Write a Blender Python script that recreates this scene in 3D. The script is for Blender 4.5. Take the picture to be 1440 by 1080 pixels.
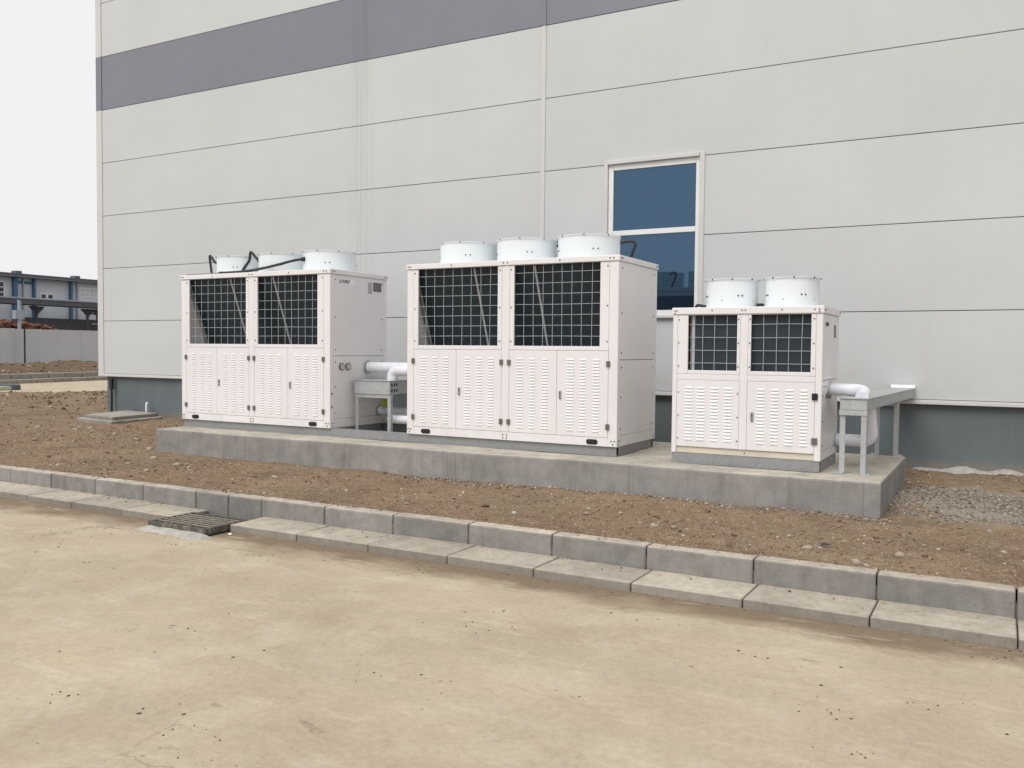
import bpy, bmesh, math, random
import numpy as np
from mathutils import Matrix, Vector

# ---------------------------------------------------------------- reset
for o in list(bpy.data.objects):
    bpy.data.objects.remove(o, do_unlink=True)
S = bpy.context.scene
COL = S.collection
random.seed(7)
RNG = np.random.default_rng(11)
R = math.radians

# ---------------------------------------------------------------- camera
F_PX, YAW, PITCH, ROLL = 1239.5, 0.507, -0.0384, 0.0091
CAM = (15.1048, -11.0056, 1.5954)
cd = bpy.data.cameras.new('camera')
cam = bpy.data.objects.new('camera', cd)
COL.objects.link(cam)
fw = Vector((-math.sin(YAW) * math.cos(PITCH), math.cos(YAW) * math.cos(PITCH), math.sin(PITCH)))
rt = Vector((math.cos(YAW), math.sin(YAW), 0))
up = rt.cross(fw)
c_, s_ = math.cos(ROLL), math.sin(ROLL)
rt, up = c_ * rt + s_ * up, -s_ * rt + c_ * up
cam.matrix_world = Matrix(((rt.x, up.x, -fw.x, CAM[0]), (rt.y, up.y, -fw.y, CAM[1]), (rt.z, up.z, -fw.z, CAM[2]), (0, 0, 0, 1)))
cd.sensor_fit = 'HORIZONTAL'; cd.sensor_width = 36.0
cd.lens = F_PX / 1440 * 36
cd.clip_start = 0.1; cd.clip_end = 3000
S.camera = cam

# ---------------------------------------------------------------- sky, sun, exposure
SUN_EL, SUN_AZ = R(52), R(190)          # azimuth measured clockwise from +Y: sun stands in front of the wall, to the left
to_sun = Vector((math.sin(SUN_AZ) * math.cos(SUN_EL), math.cos(SUN_AZ) * math.cos(SUN_EL), math.sin(SUN_EL)))
w = bpy.data.worlds.new('World'); S.world = w; w.use_nodes = True
nt = w.node_tree; nt.nodes.clear()
sky = nt.nodes.new('ShaderNodeTexSky'); sky.sky_type = 'NISHITA'; sky.sun_disc = False
sky.sun_elevation = SUN_EL; sky.sun_rotation = SUN_AZ; sky.dust_density = 6; sky.air_density = 1.0
hs = nt.nodes.new('ShaderNodeHueSaturation'); hs.inputs['Saturation'].default_value = 0.25
bg1 = nt.nodes.new('ShaderNodeBackground'); bg1.inputs['Strength'].default_value = 0.05
bg2 = nt.nodes.new('ShaderNodeBackground'); bg2.inputs['Color'].default_value = (0.975, 0.972, 1.0, 1); bg2.inputs['Strength'].default_value = 0.715
mx = nt.nodes.new('ShaderNodeMixShader'); mx.inputs[0].default_value = 0.88     # thick even cloud in front of the clear sky
wo = nt.nodes.new('ShaderNodeOutputWorld')
nt.links.new(sky.outputs[0], hs.inputs['Color']); nt.links.new(hs.outputs[0], bg1.inputs['Color'])
nt.links.new(bg1.outputs[0], mx.inputs[1]); nt.links.new(bg2.outputs[0], mx.inputs[2]); nt.links.new(mx.outputs[0], wo.inputs['Surface'])
sl = bpy.data.lights.new('sun', 'SUN'); sl.energy = 1.4; sl.angle = R(35); sl.color = (1.0, 0.975, 0.945)
so = bpy.data.objects.new('sun', sl); COL.objects.link(so)
so.rotation_euler = to_sun.to_track_quat('Z', 'Y').to_euler()
S.view_settings.view_transform = 'Standard'; S.view_settings.look = 'None'
S.view_settings.exposure = 0.50; S.view_settings.gamma = 1.0; S.view_settings.use_curve_mapping = False
S.render.engine = 'CYCLES'
S.cycles.max_bounces = 8

# ---------------------------------------------------------------- materials
class NT:
    def __init__(s, name):
        s.m = bpy.data.materials.new(name); s.m.use_nodes = True
        s.t = s.m.node_tree; s.b = s.t.nodes['Principled BSDF']
        s.pos = s.n('ShaderNodeNewGeometry').outputs['Position']
    def n(s, kind, **kw):
        x = s.t.nodes.new(kind)
        for k, v in kw.items(): setattr(x, k, v)
        return x
    def l(s, a, b): s.t.links.new(a, b)
    def val(s, sock, v):
        if hasattr(v, 'node'): s.l(v, sock)
        else: sock.default_value = v
    def noise(s, scale, detail=5, rough=0.55, vec=None, stretch=None, dist=0.0):
        n = s.n('ShaderNodeTexNoise'); n.inputs['Scale'].default_value = scale
        n.inputs['Detail'].default_value = detail; n.inputs['Roughness'].default_value = rough; n.inputs['Distortion'].default_value = dist
        v = vec or s.pos
        if stretch:
            mp = s.n('ShaderNodeMapping'); mp.inputs['Scale'].default_value = stretch; s.l(v, mp.inputs['Vector']); v = mp.outputs[0]
        s.l(v, n.inputs['Vector'])
        return n.outputs['Fac']
    def ramp(s, fac, a, b, ca=0.0, cb=1.0):
        n = s.n('ShaderNodeMapRange'); n.inputs['From Min'].default_value = a; n.inputs['From Max'].default_value = b
        n.inputs['To Min'].default_value = ca; n.inputs['To Max'].default_value = cb
        s.l(fac, n.inputs['Value']); return n.outputs[0]
    def mix(s, fac, a, b, mode='MIX'):
        n = s.n('ShaderNodeMix', data_type='RGBA', blend_type=mode)
        s.val(n.inputs[0], fac)
        for sk, v in ((n.inputs[6], a), (n.inputs[7], b)):
            if isinstance(v, tuple): sk.default_value = v + (1,)
            else: s.l(v, sk)
        return n.outputs[2]
    def math(s, op, a, b=0.0):
        n = s.n('ShaderNodeMath', operation=op); s.val(n.inputs[0], a); s.val(n.inputs[1], b); return n.outputs[0]
    def xyz(s):
        n = s.n('ShaderNodeSeparateXYZ'); s.l(s.pos, n.inputs[0]); return n.outputs
    def col(s, c): s.l(c, s.b.inputs['Base Color']) if hasattr(c, 'node') else s.b.inputs['Base Color'].__setattr__('default_value', c + (1,))
    def rough(s, v): s.val(s.b.inputs['Roughness'], v)
    def bump(s, h, strength=0.3, dist=0.01):
        n = s.n('ShaderNodeBump'); n.inputs['Strength'].default_value = strength; n.inputs['Distance'].default_value = dist
        s.l(h, n.inputs['Height']); s.l(n.outputs[0], s.b.inputs['Normal'])

def paint(name, c, var=0.06, rough=0.42, spec=0.4, dirt=None, metal=0.0, scale=3.0):
    m = NT(name)
    k = m.ramp(m.noise(scale, 4), 0.3, 0.7, 1 - var, 1 + var * 0.4)
    base = m.mix(1.0, c, c); cc = m.n('ShaderNodeVectorMath', operation='SCALE'); cc.inputs[0].default_value = c; m.l(k, cc.inputs['Scale'])
    out = cc.outputs[0]
    if dirt:
        d = m.ramp(m.noise(14, 6, 0.7), 0.55, 0.8, 0, dirt[1]); out = m.mix(d, out, dirt[0])
    m.l(out, m.b.inputs['Base Color'])
    m.rough(m.ramp(m.noise(9, 4), 0.3, 0.7, rough - .06, rough + .08))
    m.b.inputs['Specular IOR Level'].default_value = spec; m.b.inputs['Metallic'].default_value = metal
    return m.m

def mat_cab():
    m = NT('cabinet_white'); c = (0.78, 0.762, 0.765); o = m.xyz()
    k = m.ramp(m.noise(1.5, 4), 0.3, 0.7, .965, 1.01)
    cc = m.n('ShaderNodeVectorMath', operation='SCALE'); cc.inputs[0].default_value = c; m.l(k, cc.inputs['Scale'])
    out = m.mix(m.ramp(m.noise(14, 6, 0.7), 0.55, 0.8, 0, .10), cc.outputs[0], (0.55, 0.48, 0.4))
    low = m.math('MULTIPLY', m.ramp(o[2], .62, .95, .4, 0), m.ramp(m.noise(6, 6, .7), .45, .75))
    out = m.mix(low, out, (.50, .43, .33))                                   # splashed mud low down
    st = m.math('MULTIPLY', m.ramp(m.noise(1.0, 4, .6, stretch=(16, 16, .5)), .55, .8), .13)
    out = m.mix(st, out, (.55, .49, .42))                                    # thin rain runs
    m.col(out); m.rough(m.ramp(m.noise(4, 4), .3, .7, .3, .5)); m.b.inputs['Specular IOR Level'].default_value = .4
    m.bump(m.noise(2.2, 2), .10, .015)
    return m.m

def mat_panel(name, c):
    m = NT(name)
    o = m.xyz()
    k = m.ramp(m.noise(0.55, 4), 0.3, 0.7, 0.95, 1.03)
    cc = m.n('ShaderNodeVectorMath', operation='SCALE'); cc.inputs[0].default_value = c; m.l(k, cc.inputs['Scale'])
    # rain-run dirt hanging below the butt joint of the panels
    dx = m.math('ABSOLUTE', m.math('SUBTRACT', o[0], 6.25))
    near = m.ramp(dx, 0.0, 0.28, 1, 0)
    st = m.ramp(m.noise(1.0, 3, vec=m.pos, stretch=(26, 1, 0.25)), 0.42, 0.72)
    f = m.math('MULTIPLY', m.math('MULTIPLY', near, st), 0.45)
    st2 = m.math('MULTIPLY', m.ramp(m.noise(1.0, 4, stretch=(7, 1, 0.18)), 0.55, 0.8), 0.06)
    out = m.mix(f, cc.outputs[0], (c[0] * .55, c[1] * .52, c[2] * .5)); out = m.mix(st2, out, (c[0] * .6, c[1] * .57, c[2] * .52))
    oi = m.n('ShaderNodeObjectInfo'); tone = m.ramp(oi.outputs['Random'], 0, 1, 0.975, 1.02)
    n2 = m.n('ShaderNodeVectorMath', operation='SCALE'); m.l(out, n2.inputs[0]); m.l(tone, n2.inputs['Scale']); out = n2.outputs[0]
    low = m.math('MULTIPLY', m.ramp(o[2], 1.05, 1.75, .16, 0), m.ramp(m.noise(3.5, 5, .65), .4, .7))
    out = m.mix(low, out, (.38, .34, .28))
    m.col(out); m.rough(m.ramp(m.noise(1.1, 4), .3, .7, .38, .55)); m.b.inputs['Specular IOR Level'].default_value = 0.35
    m.bump(m.math('ADD', m.noise(0.9, 2), m.math('MULTIPLY', m.noise(1.0, 2, stretch=(.5, 1, 5)), .5)), 0.12, 0.03)
    return m.m

def mat_concrete(name, side, top, scale=6.0, topf=0.9, rough=0.9, damp=None):
    """cast concrete whose upward faces carry settled pale dust"""
    m = NT(name)
    k = m.ramp(m.noise(scale, 7, 0.62), 0.3, 0.72, 0.8, 1.15)
    big = m.ramp(m.noise(1.3, 4), 0.3, 0.7, 0.88, 1.1)
    kk = m.math('MULTIPLY', k, big)
    def sc(c):
        n = m.n('ShaderNodeVectorMath', operation='SCALE'); n.inputs[0].default_value = c; m.l(kk, n.inputs['Scale']); return n.outputs[0]
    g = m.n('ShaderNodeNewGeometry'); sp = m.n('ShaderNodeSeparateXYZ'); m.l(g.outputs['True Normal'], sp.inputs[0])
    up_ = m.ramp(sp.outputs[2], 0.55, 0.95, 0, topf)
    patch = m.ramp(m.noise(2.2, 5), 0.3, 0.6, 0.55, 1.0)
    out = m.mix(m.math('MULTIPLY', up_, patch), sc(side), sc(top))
    stain = m.ramp(m.noise(1.0, 5, 0.65, stretch=(9, 9, 1.2)), 0.5, 0.75, 0, 0.5)
    out = m.mix(stain, out, (side[0] * .55, side[1] * .53, side[2] * .5))
    oi = m.n('ShaderNodeObjectInfo'); tone = m.ramp(oi.outputs['Random'], 0, 1, 0.88, 1.08)
    n2 = m.n('ShaderNodeVectorMath', operation='SCALE'); m.l(out, n2.inputs[0]); m.l(tone, n2.inputs['Scale']); out = n2.outputs[0]
    pits = m.ramp(m.noise(70, 3, 0.5), 0.62, 0.72, 0, 0.5)
    out = m.mix(pits, out, (side[0] * .4, side[1] * .4, side[2] * .4))
    m.col(out); m.rough(rough); m.b.inputs['Specular IOR Level'].default_value = 0.2
    m.bump(m.math('ADD', m.noise(45, 5, 0.65), m.math('MULTIPLY', m.noise(8, 3), 1.5)), 0.35, 0.008)
    return m.m

def mat_road():
    m = NT('sandy_concrete')
    o = m.xyz()
    a = m.mix(m.ramp(m.noise(0.8, 7, 0.62), 0.32, 0.68), (0.385, 0.317, 0.224), (0.495, 0.418, 0.303))
    a = m.mix(m.ramp(m.noise(1.0, 5, 0.6, stretch=(.35, 2.4, 1)), 0.42, 0.7, 0, 0.55), a, (0.40, 0.34, 0.258))
    a = m.mix(m.ramp(m.noise(1.7, 8, 0.7), 0.48, 0.68, 0, 0.6), a, (0.54, 0.47, 0.365))       # pale scuffed dust
    a = m.mix(m.ramp(m.noise(0.33, 4, 0.6), 0.52, 0.72, 0, 0.35), a, (0.48, 0.375, 0.285))              # pinkish stains
    a = m.mix(m.ramp(m.noise(5.5, 6, 0.7), 0.58, 0.74, 0, 0.35), a, (0.30, 0.245, 0.18))
    # faint tyre scuffs, running along the road
    sc = m.math('MULTIPLY', m.ramp(m.noise(1.0, 3, 0.7, stretch=(1.2, 22, 1)), 0.62, 0.7, 0, 1), m.ramp(m.noise(.8, 3), .5, .65))
    a = m.mix(m.math('MULTIPLY', sc, 0.16), a, (0.25, 0.2, 0.15))
    # washed-down mud lying along the gutter edge
    e = m.math('ADD', o[1], m.math('MULTIPLY', m.math('SUBTRACT', m.noise(1.5, 6, .65, stretch=(.55, 1, 1)), 0.5), 1.3))
    band = m.ramp(e, -6.0, -5.66, 0, 0.95)
    far = m.ramp(o[1], -5.3, -5.2, 1, 0)
    a = m.mix(m.math('MULTIPLY', band, far), a, (0.20, 0.152, 0.10))
    sm = m.math('MULTIPLY', m.ramp(m.noise(1.0, 6, 0.72, stretch=(3.2, 7.5, 1)), 0.60, 0.68), m.ramp(m.noise(.9, 4, .6), .48, .62))
    a = m.mix(m.math('MULTIPLY', sm, 0.7), a, (0.22, 0.172, 0.12))                                   # trodden-in mud smears
    a = m.mix(m.ramp(m.noise(1.0, 6, 0.7, stretch=(1.3, 4.5, 1)), 0.56, 0.72, 0, 0.5), a, (0.61, 0.54, 0.415))
    wv = m.n('ShaderNodeTexVoronoi', feature='DISTANCE_TO_EDGE'); wv.inputs['Scale'].default_value = .32
    wn = m.n('ShaderNodeTexNoise'); wn.inputs['Scale'].default_value = 1.4; wn.inputs['Detail'].default_value = 6; m.l(m.pos, wn.inputs['Vector'])
    wm = m.n('ShaderNodeVectorMath', operation='SCALE'); m.l(wn.outputs['Color'], wm.inputs[0]); wm.inputs['Scale'].default_value = .9
    wa = m.n('ShaderNodeVectorMath', operation='ADD'); m.l(m.pos, wa.inputs[0]); m.l(wm.outputs[0], wa.inputs[1]); m.l(wa.outputs[0], wv.inputs['Vector'])
    ck = m.math('MULTIPLY', m.ramp(wv.outputs['Distance'], .0008, .0028, .45, 0), m.ramp(m.noise(.7, 3), .5, .6))
    a = m.mix(ck, a, (0.16, 0.125, 0.09))
    # spatter of dark crumbs trodden flat
    v = m.n('ShaderNodeTexVoronoi'); v.inputs['Scale'].default_value = 9; v.inputs['Randomness'].default_value = 1; m.l(m.pos, v.inputs['Vector'])
    sp = m.math('MULTIPLY', m.ramp(v.outputs['Distance'], 0.05, 0.14, 1, 0), m.ramp(m.noise(1.6, 5, .75), 0.52, 0.62))
    a = m.mix(m.math('MULTIPLY', sp, 0.75), a, (0.15, 0.115, 0.08))
    fine = m.math('MULTIPLY', m.ramp(m.noise(160, 3, 0.6), 0.3, 0.7, 0.88, 1.1), m.ramp(m.noise(24, 5, 0.7), 0.3, 0.7, 0.9, 1.09))
    n = m.n('ShaderNodeVectorMath', operation='SCALE'); m.l(a, n.inputs[0]); m.l(fine, n.inputs['Scale'])
    m.col(n.outputs[0]); m.rough(0.92); m.b.inputs['Specular IOR Level'].default_value = 0.15
    m.bump(m.math('ADD', m.noise(120, 4, 0.6), m.math('MULTIPLY', m.noise(6, 5), 2.0)), 0.3, 0.006)
    return m.m

def mat_soil(name='bare_soil', dark=1.0):
    m = NT(name)
    o = m.xyz()
    a = m.mix(m.ramp(m.noise(1.1, 6, 0.62, dist=.4), 0.32, 0.68), (0.165, 0.108, 0.069), (0.36, 0.258, 0.168))
    a = m.mix(m.ramp(m.noise(0.75, 6, 0.65), 0.46, 0.62, 0, 0.75), a, (0.29, 0.178, 0.112))
    a = m.mix(m.ramp(m.noise(1.5, 6, 0.65), 0.48, 0.66, 0, 0.65), a, (0.27, 0.235, 0.14))       # thin dry weed stubble
    a = m.mix(m.ramp(m.noise(9, 7, 0.75), 0.46, 0.68, 0, 0.75), a, (0.38, 0.305, 0.215))
    v = m.n('ShaderNodeTexVoronoi'); v.inputs['Scale'].default_value = 55; m.l(m.pos, v.inputs['Vector'])
    a = m.mix(m.ramp(v.outputs['Distance'], 0.1, 0.5, 0.0, 0.4), a, (0.10, 0.068, 0.045))
    a = m.mix(m.ramp(m.noise(28, 5, .7), 0.5, 0.66, 0, 0.6), a, (0.12, 0.082, 0.056))
    b = m.ramp(m.noise(75, 3, .6), 0.57, 0.66, 0, 0.75)
    a = m.mix(b, a, (0.42, 0.36, 0.28))
    # grit and cement dust on the right of the plinth
    d = m.n('ShaderNodeVectorMath', operation='DISTANCE'); m.l(m.pos, d.inputs[0]); d.inputs[1].default_value = (15.05, -2.2, 0.27)
    g = m.ramp(m.math('ADD', d.outputs['Value'], m.math('MULTIPLY', m.noise(2.5, 5), 1.0)), 1.15, 1.6, 0.85, 0)
    a = m.mix(g, a, (0.30, 0.265, 0.215))
    if dark != 1.0: a = m.mix(1.0, a, (dark, dark, dark), 'MULTIPLY')
    m.col(a); m.rough(0.97); m.b.inputs['Specular IOR Level'].default_value = 0.1
    m.bump(m.math('ADD', m.noise(60, 5, 0.7), m.math('MULTIPLY', m.noise(16, 4, .6), 2.0)), 0.7, 0.012)
    return m.m

def mat_plinth():
    m = NT('plinth_paint')
    k = m.mix(m.ramp(m.noise(0.8, 5, .6), 0.3, 0.7), (0.098, 0.122, 0.132), (0.135, 0.16, 0.168))
    k = m.mix(m.ramp(m.noise(1, 5, .6, stretch=(8, 1, .5)), 0.5, 0.75, 0, .35), k, (0.17, 0.19, 0.195))
    o = m.xyz()
    sp = m.ramp(m.math('ADD', o[2], m.math('MULTIPLY', m.noise(5, 5), 0.25)), 0.42, 0.55, .8, 0)
    k = m.mix(sp, k, (0.22, 0.19, 0.15))                 # mud splash above the soil
    m.col(k); m.rough(0.7); m.bump(m.noise(30, 4), .15, .006)
    return m.m

def mat_glass():
    m = NT('blue_coated_glass')
    m.col((0.07, 0.128, 0.2)); m.b.inputs['Metallic'].default_value = 0.85; m.rough(0.03)
    m.bump(m.noise(.9, 2), 0.03, 0.02)
    return m.m

def mat_coil():
    m = NT('coil_fins')
    o = m.xyz()
    fin = m.n('ShaderNodeTexWave', wave_type='BANDS', bands_direction='X'); fin.inputs['Scale'].default_value = 42; fin.inputs['Distortion'].default_value = .6; m.l(m.pos, fin.inputs['Vector'])
    row = m.n('ShaderNodeTexWave', wave_type='BANDS', bands_direction='Z'); row.inputs['Scale'].default_value = 13; row.inputs['Distortion'].default_value = .4; m.l(m.pos, row.inputs['Vector'])
    a = m.mix(m.ramp(fin.outputs['Fac'], .2, .9), (0.009, 0.015, 0.021), (0.027, 0.042, 0.055))
    a = m.mix(m.ramp(row.outputs['Fac'], .6, 1, 0, .6), a, (0.014, 0.018, 0.022))
    a = m.mix(m.ramp(m.noise(3, 4), .4, .7, 0, .5), a, (0.02, 0.038, 0.052))
    m.col(a); m.rough(.6)
    m.bump(fin.outputs['Fac'], .4, .004)
    return m.m

def mat_galv(name='galvanised_steel', c=(0.46, 0.48, 0.485), metal=0.35, rough=.48):
    m = NT(name)
    v = m.n('ShaderNodeTexVoronoi'); v.inputs['Scale'].default_value = 38; m.l(m.pos, v.inputs['Vector'])
    k = m.ramp(v.outputs['Color'], 0, 1, .88, 1.08)
    n = m.n('ShaderNodeVectorMath', operation='SCALE'); n.inputs[0].default_value = c; m.l(k, n.inputs['Scale'])
    out = m.mix(m.ramp(m.noise(7, 5, .65), .55, .8, 0, .35), n.outputs[0], (c[0] * .6, c[1] * .57, c[2] * .53))
    m.col(out); m.b.inputs['Metallic'].default_value = metal; m.rough(rough)
    return m.m

def mat_sheet():
    m = NT('grey_hoarding_sheet')
    k = m.mix(m.ramp(m.noise(0.35, 5), .3, .7), (0.47, 0.475, 0.485), (0.53, 0.53, 0.535))
    k = m.mix(m.ramp(m.noise(1, 4, stretch=(5, 5, .4)), .5, .8, 0, .35), k, (0.42, 0.41, 0.39))
    m.col(k); m.rough(.6); return m.m

def mat_grit(name, cols):
    m = NT(name)
    oi = m.n('ShaderNodeAttribute'); oi.attribute_name = 'tint'
    a = m.mix(m.ramp(oi.outputs['Fac'], 0, 1), cols[0], cols[1])
    a = m.mix(m.ramp(oi.outputs['Fac'], .82, .86), a, cols[2])
    a = m.mix(m.ramp(m.noise(60, 4), .4, .7, 0, .4), a, tuple(x * .6 for x in cols[0]))
    m.col(a); m.rough(.95); m.b.inputs['Specular IOR Level'].default_value = .15
    return m.m

M = {}
M['panel'] = mat_panel('white_wall_panel', (0.562, 0.578, 0.575))
M['panel_grey'] = mat_panel('grey_wall_panel', (0.205, 0.216, 0.25))
M['trim'] = paint('light_trim', (0.60, 0.595, 0.58), rough=.5)
M['plinth'] = mat_plinth()
M['core'] = paint('dark_cavity', (0.12, 0.12, 0.12), rough=.9, spec=.1)
M['roof'] = paint('roof_sheet', (0.35, 0.36, 0.37))
M['cab'] = mat_cab()
M['cab_shaded'] = paint('cabinet_white_shaded', (0.66, 0.60, 0.5), var=.12, rough=.7)  # darker, warmer cabinet white: shade on the set-back rail put into its colour
M['shroud'] = paint('fan_shroud_white', (0.74, 0.79, 0.81), var=.04, rough=.33, dirt=((0.5, 0.47, 0.4), .10), scale=1.5)
M['cab_in'] = paint('cabinet_inside', (0.36, 0.35, 0.34), rough=.6)
M['wire'] = paint('grille_wire', (0.43, 0.49, 0.52), rough=.4)
M['coil'] = mat_coil()
M['galv'] = mat_galv()
M['channel'] = mat_galv('painted_channel', (0.28, 0.285, 0.285), .15, .55)
M['steel'] = paint('zinc_fitting', (0.22, 0.21, 0.2), var=.2, rough=.4, metal=.6, scale=30)
M['black'] = paint('black_rubber', (0.014, 0.014, 0.015), rough=.5)
M['hose'] = paint('black_hose', (0.02, 0.024, 0.028), rough=.45)
M['bolt'] = paint('bolt_dark', (0.05, 0.045, 0.04), rough=.5, metal=.5)
M['pipe'] = paint('white_pipe_wrap', (0.74, 0.755, 0.80), var=.05, rough=.36, dirt=((0.45, 0.42, 0.38), .12), scale=5)
M['tag'] = paint('yellow_green_tag', (0.45, 0.5, 0.02), rough=.5)
M['plate'] = paint('nameplate_grey', (0.16, 0.15, 0.145), rough=.45)
M['plate2'] = paint('label_pale', (0.42, 0.40, 0.42), rough=.5)
M['sticker'] = paint('sticker_white', (0.86, 0.84, 0.87), rough=.35)
M['ink'] = paint('dark_ink', (0.035, 0.035, 0.075), rough=.6)
M['gauge'] = paint('gauge_face', (0.6, 0.6, 0.57), rough=.3)
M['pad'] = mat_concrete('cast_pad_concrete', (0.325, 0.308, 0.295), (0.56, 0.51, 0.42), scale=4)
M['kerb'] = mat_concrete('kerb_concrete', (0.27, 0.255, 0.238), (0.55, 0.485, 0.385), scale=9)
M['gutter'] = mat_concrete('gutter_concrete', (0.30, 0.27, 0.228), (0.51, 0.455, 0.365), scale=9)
M['lidc'] = mat_concrete('manhole_concrete', (0.28, 0.26, 0.23), (0.44, 0.41, 0.36), scale=7)
M['greenc'] = paint('pale_green_concrete', (0.42, 0.45, 0.33), var=.2, rough=.9)
M['jointmud'] = paint('joint_mud', (0.15, 0.12, 0.085), var=.3, rough=.95, scale=20)
M['mortar'] = mat_concrete('pale_mortar', (0.43, 0.415, 0.39), (0.47, 0.44, 0.39), scale=12)
M['grate'] = paint('weathered_grate', (0.10, 0.09, 0.078), var=.3, rough=.85, dirt=((0.42, 0.36, 0.28), .9), scale=12)
M['gratebar'] = paint('dusty_grate_bar', (0.24, 0.21, 0.17), var=.3, rough=.9, scale=12)
M['pit'] = paint('drain_pit_dark', (0.02, 0.018, 0.016), rough=1)
M['road'] = mat_road()
M['soil'] = mat_soil()
M['soil_dark'] = mat_soil('turned_soil', .6)
M['glass'] = mat_glass()
M['frame'] = paint('white_window_frame', (0.78, 0.78, 0.77), rough=.4)
M['sheet'] = mat_sheet()
M['clod'] = mat_grit('soil_crumbs', ((0.14, 0.092, 0.06), (0.36, 0.26, 0.175), (0.5, 0.44, 0.35)))
M['grit'] = mat_grit('grey_grit', ((0.17, 0.148, 0.12), (0.37, 0.325, 0.27), (0.5, 0.455, 0.39)))
M['stone'] = mat_grit('pale_stone', ((0.34, 0.28, 0.22), (0.44, 0.38, 0.31), (0.52, 0.48, 0.43)))
M['crumb'] = mat_grit('dark_crumbs', ((0.07, 0.055, 0.04), (0.17, 0.13, 0.09), (0.34, 0.28, 0.21)))
M['bwall'] = paint('pale_blue_wall', (0.60, 0.64, 0.67), var=.12, rough=.7, scale=.6)  # wall colour lightened to imitate haze over the distance
M['bblue'] = paint('blue_column', (0.07, 0.17, 0.27), var=.15, rough=.6)
M['bdark'] = paint('dark_eave', (0.105, 0.11, 0.125), var=.2, rough=.7)  # dark tone lifted, distance haze mixed into the colour
M['broof'] = paint('pale_roof_edge', (0.33, 0.37, 0.42), rough=.6)
M['bwin'] = paint('far_window', (0.03, 0.04, 0.045), rough=.15)
M['brick'] = paint('red_brick_heap', (0.2, 0.10, 0.065), var=.4, rough=.95, scale=2)
M['leafdark'] = paint('dark_scrap', (0.05, 0.055, 0.045), var=.5, rough=.95, scale=4)
M['white'] = paint('white_litter', (0.75, 0.75, 0.75), rough=.6)

# ---------------------------------------------------------------- helpers
def link(name, me, mat=None, parent=None):
    o = bpy.data.objects.new(name, me); COL.objects.link(o)
    if mat is not None and not me.materials: me.materials.append(M[mat] if isinstance(mat, str) else mat)
    if parent: o.parent = parent
    return o
def thing(name, label, cat, loc=(0, 0, 0), rz=0.0, group=None):
    o = bpy.data.objects.new(name, None); COL.objects.link(o); o.location = loc; o.rotation_euler = (0, 0, rz)
    return tag(o, label, cat, group)
def tag(o, label=None, cat=None, group=None, kind=None):
    if label: o['label'] = label
    if cat: o['category'] = cat
    if group: o['group'] = group
    if kind: o['kind'] = kind
    return o
class MB:
    """collects shapes, builds one mesh"""
    def __init__(s): s.bm = bmesh.new()
    def box(s, x0, x1, y0, y1, z0, z1, bev=0.0, seg=1):
        r = bmesh.ops.create_cube(s.bm, size=1.0); vs = r['verts']
        for v in vs: v.co = Vector((x0 + (v.co.x + .5) * (x1 - x0), y0 + (v.co.y + .5) * (y1 - y0), z0 + (v.co.z + .5) * (z1 - z0)))
        if bev:
            es = {e for v in vs for e in v.link_edges}
            bmesh.ops.bevel(s.bm, geom=list(es), offset=bev, segments=seg, affect='EDGES', profile=.5)
        return s
    def cyl(s, p0, p1, r, n=16, r1=None, caps=True):
        p0, p1 = Vector(p0), Vector(p1); d = p1 - p0
        m = Matrix.Translation((p0 + p1) / 2) @ d.to_track_quat('Z', 'Y').to_matrix().to_4x4()
        bmesh.ops.create_cone(s.bm, cap_ends=caps, segments=n, radius1=r, radius2=r if r1 is None else r1, depth=d.length, matrix=m)
        return s
    def poly(s, verts, faces):
        vs = [s.bm.verts.new(v) for v in verts]
        for f in faces: s.bm.faces.new([vs[i] for i in f])
        return s
    def tube(s, pts, r, n=10, caps=True, smooth=6):
        P = [Vector(p) for p in pts]
        if smooth > 1 and len(P) > 2:      # Catmull-Rom
            Q = [P[0] * 2 - P[1]] + P + [P[-1] * 2 - P[-2]]; out = []
            for i in range(1, len(Q) - 2):
                for k in range(smooth):
                    t = k / smooth
                    out.append(0.5 * ((2 * Q[i]) + (-Q[i - 1] + Q[i + 1]) * t + (2 * Q[i - 1] - 5 * Q[i] + 4 * Q[i + 1] - Q[i + 2]) * t * t + (-Q[i - 1] + 3 * Q[i] - 3 * Q[i + 1] + Q[i + 2]) * t ** 3))
            P = out + [P[-1]]
        rings = []; ref = None
        for i, p in enumerate(P):
            d = (P[min(i + 1, len(P) - 1)] - P[max(i - 1, 0)]).normalized()
            if ref is None: ref = d.orthogonal().normalized()
            ref = (ref - d * ref.dot(d)).normalized(); b = d.cross(ref)
            rr = r[i] if isinstance(r, (list, tuple)) else r
            rings.append([s.bm.verts.new(p + (ref * math.cos(a) + b * math.sin(a)) * rr) for a in [2 * math.pi * k / n for k in range(n)]])
        for a, b in zip(rings, rings[1:]):
            for k in range(n): s.bm.faces.new((a[k], a[(k + 1) % n], b[(k + 1) % n], b[k]))
        if caps: s.bm.faces.new(rings[0][::-1]); s.bm.faces.new(rings[-1])
        return s
    def mesh(s, name, smooth=False):
        me = bpy.data.meshes.new(name)
        bmesh.ops.recalc_face_normals(s.bm, faces=s.bm.faces)
        s.bm.to_mesh(me); s.bm.free()
        if smooth:
            me.polygons.foreach_set('use_smooth', [True] * len(me.polygons)); me.set_sharp_from_angle(angle=R(38))
        return me
    def build(s, name, mat, parent=None, smooth=False): return link(name, s.mesh(name, smooth), mat, parent)
def bx(name, mat, parent, x0, x1, y0, y1, z0, z1, bev=0.003): return MB().box(x0, x1, y0, y1, z0, z1, bev).build(name, mat, parent)

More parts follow.
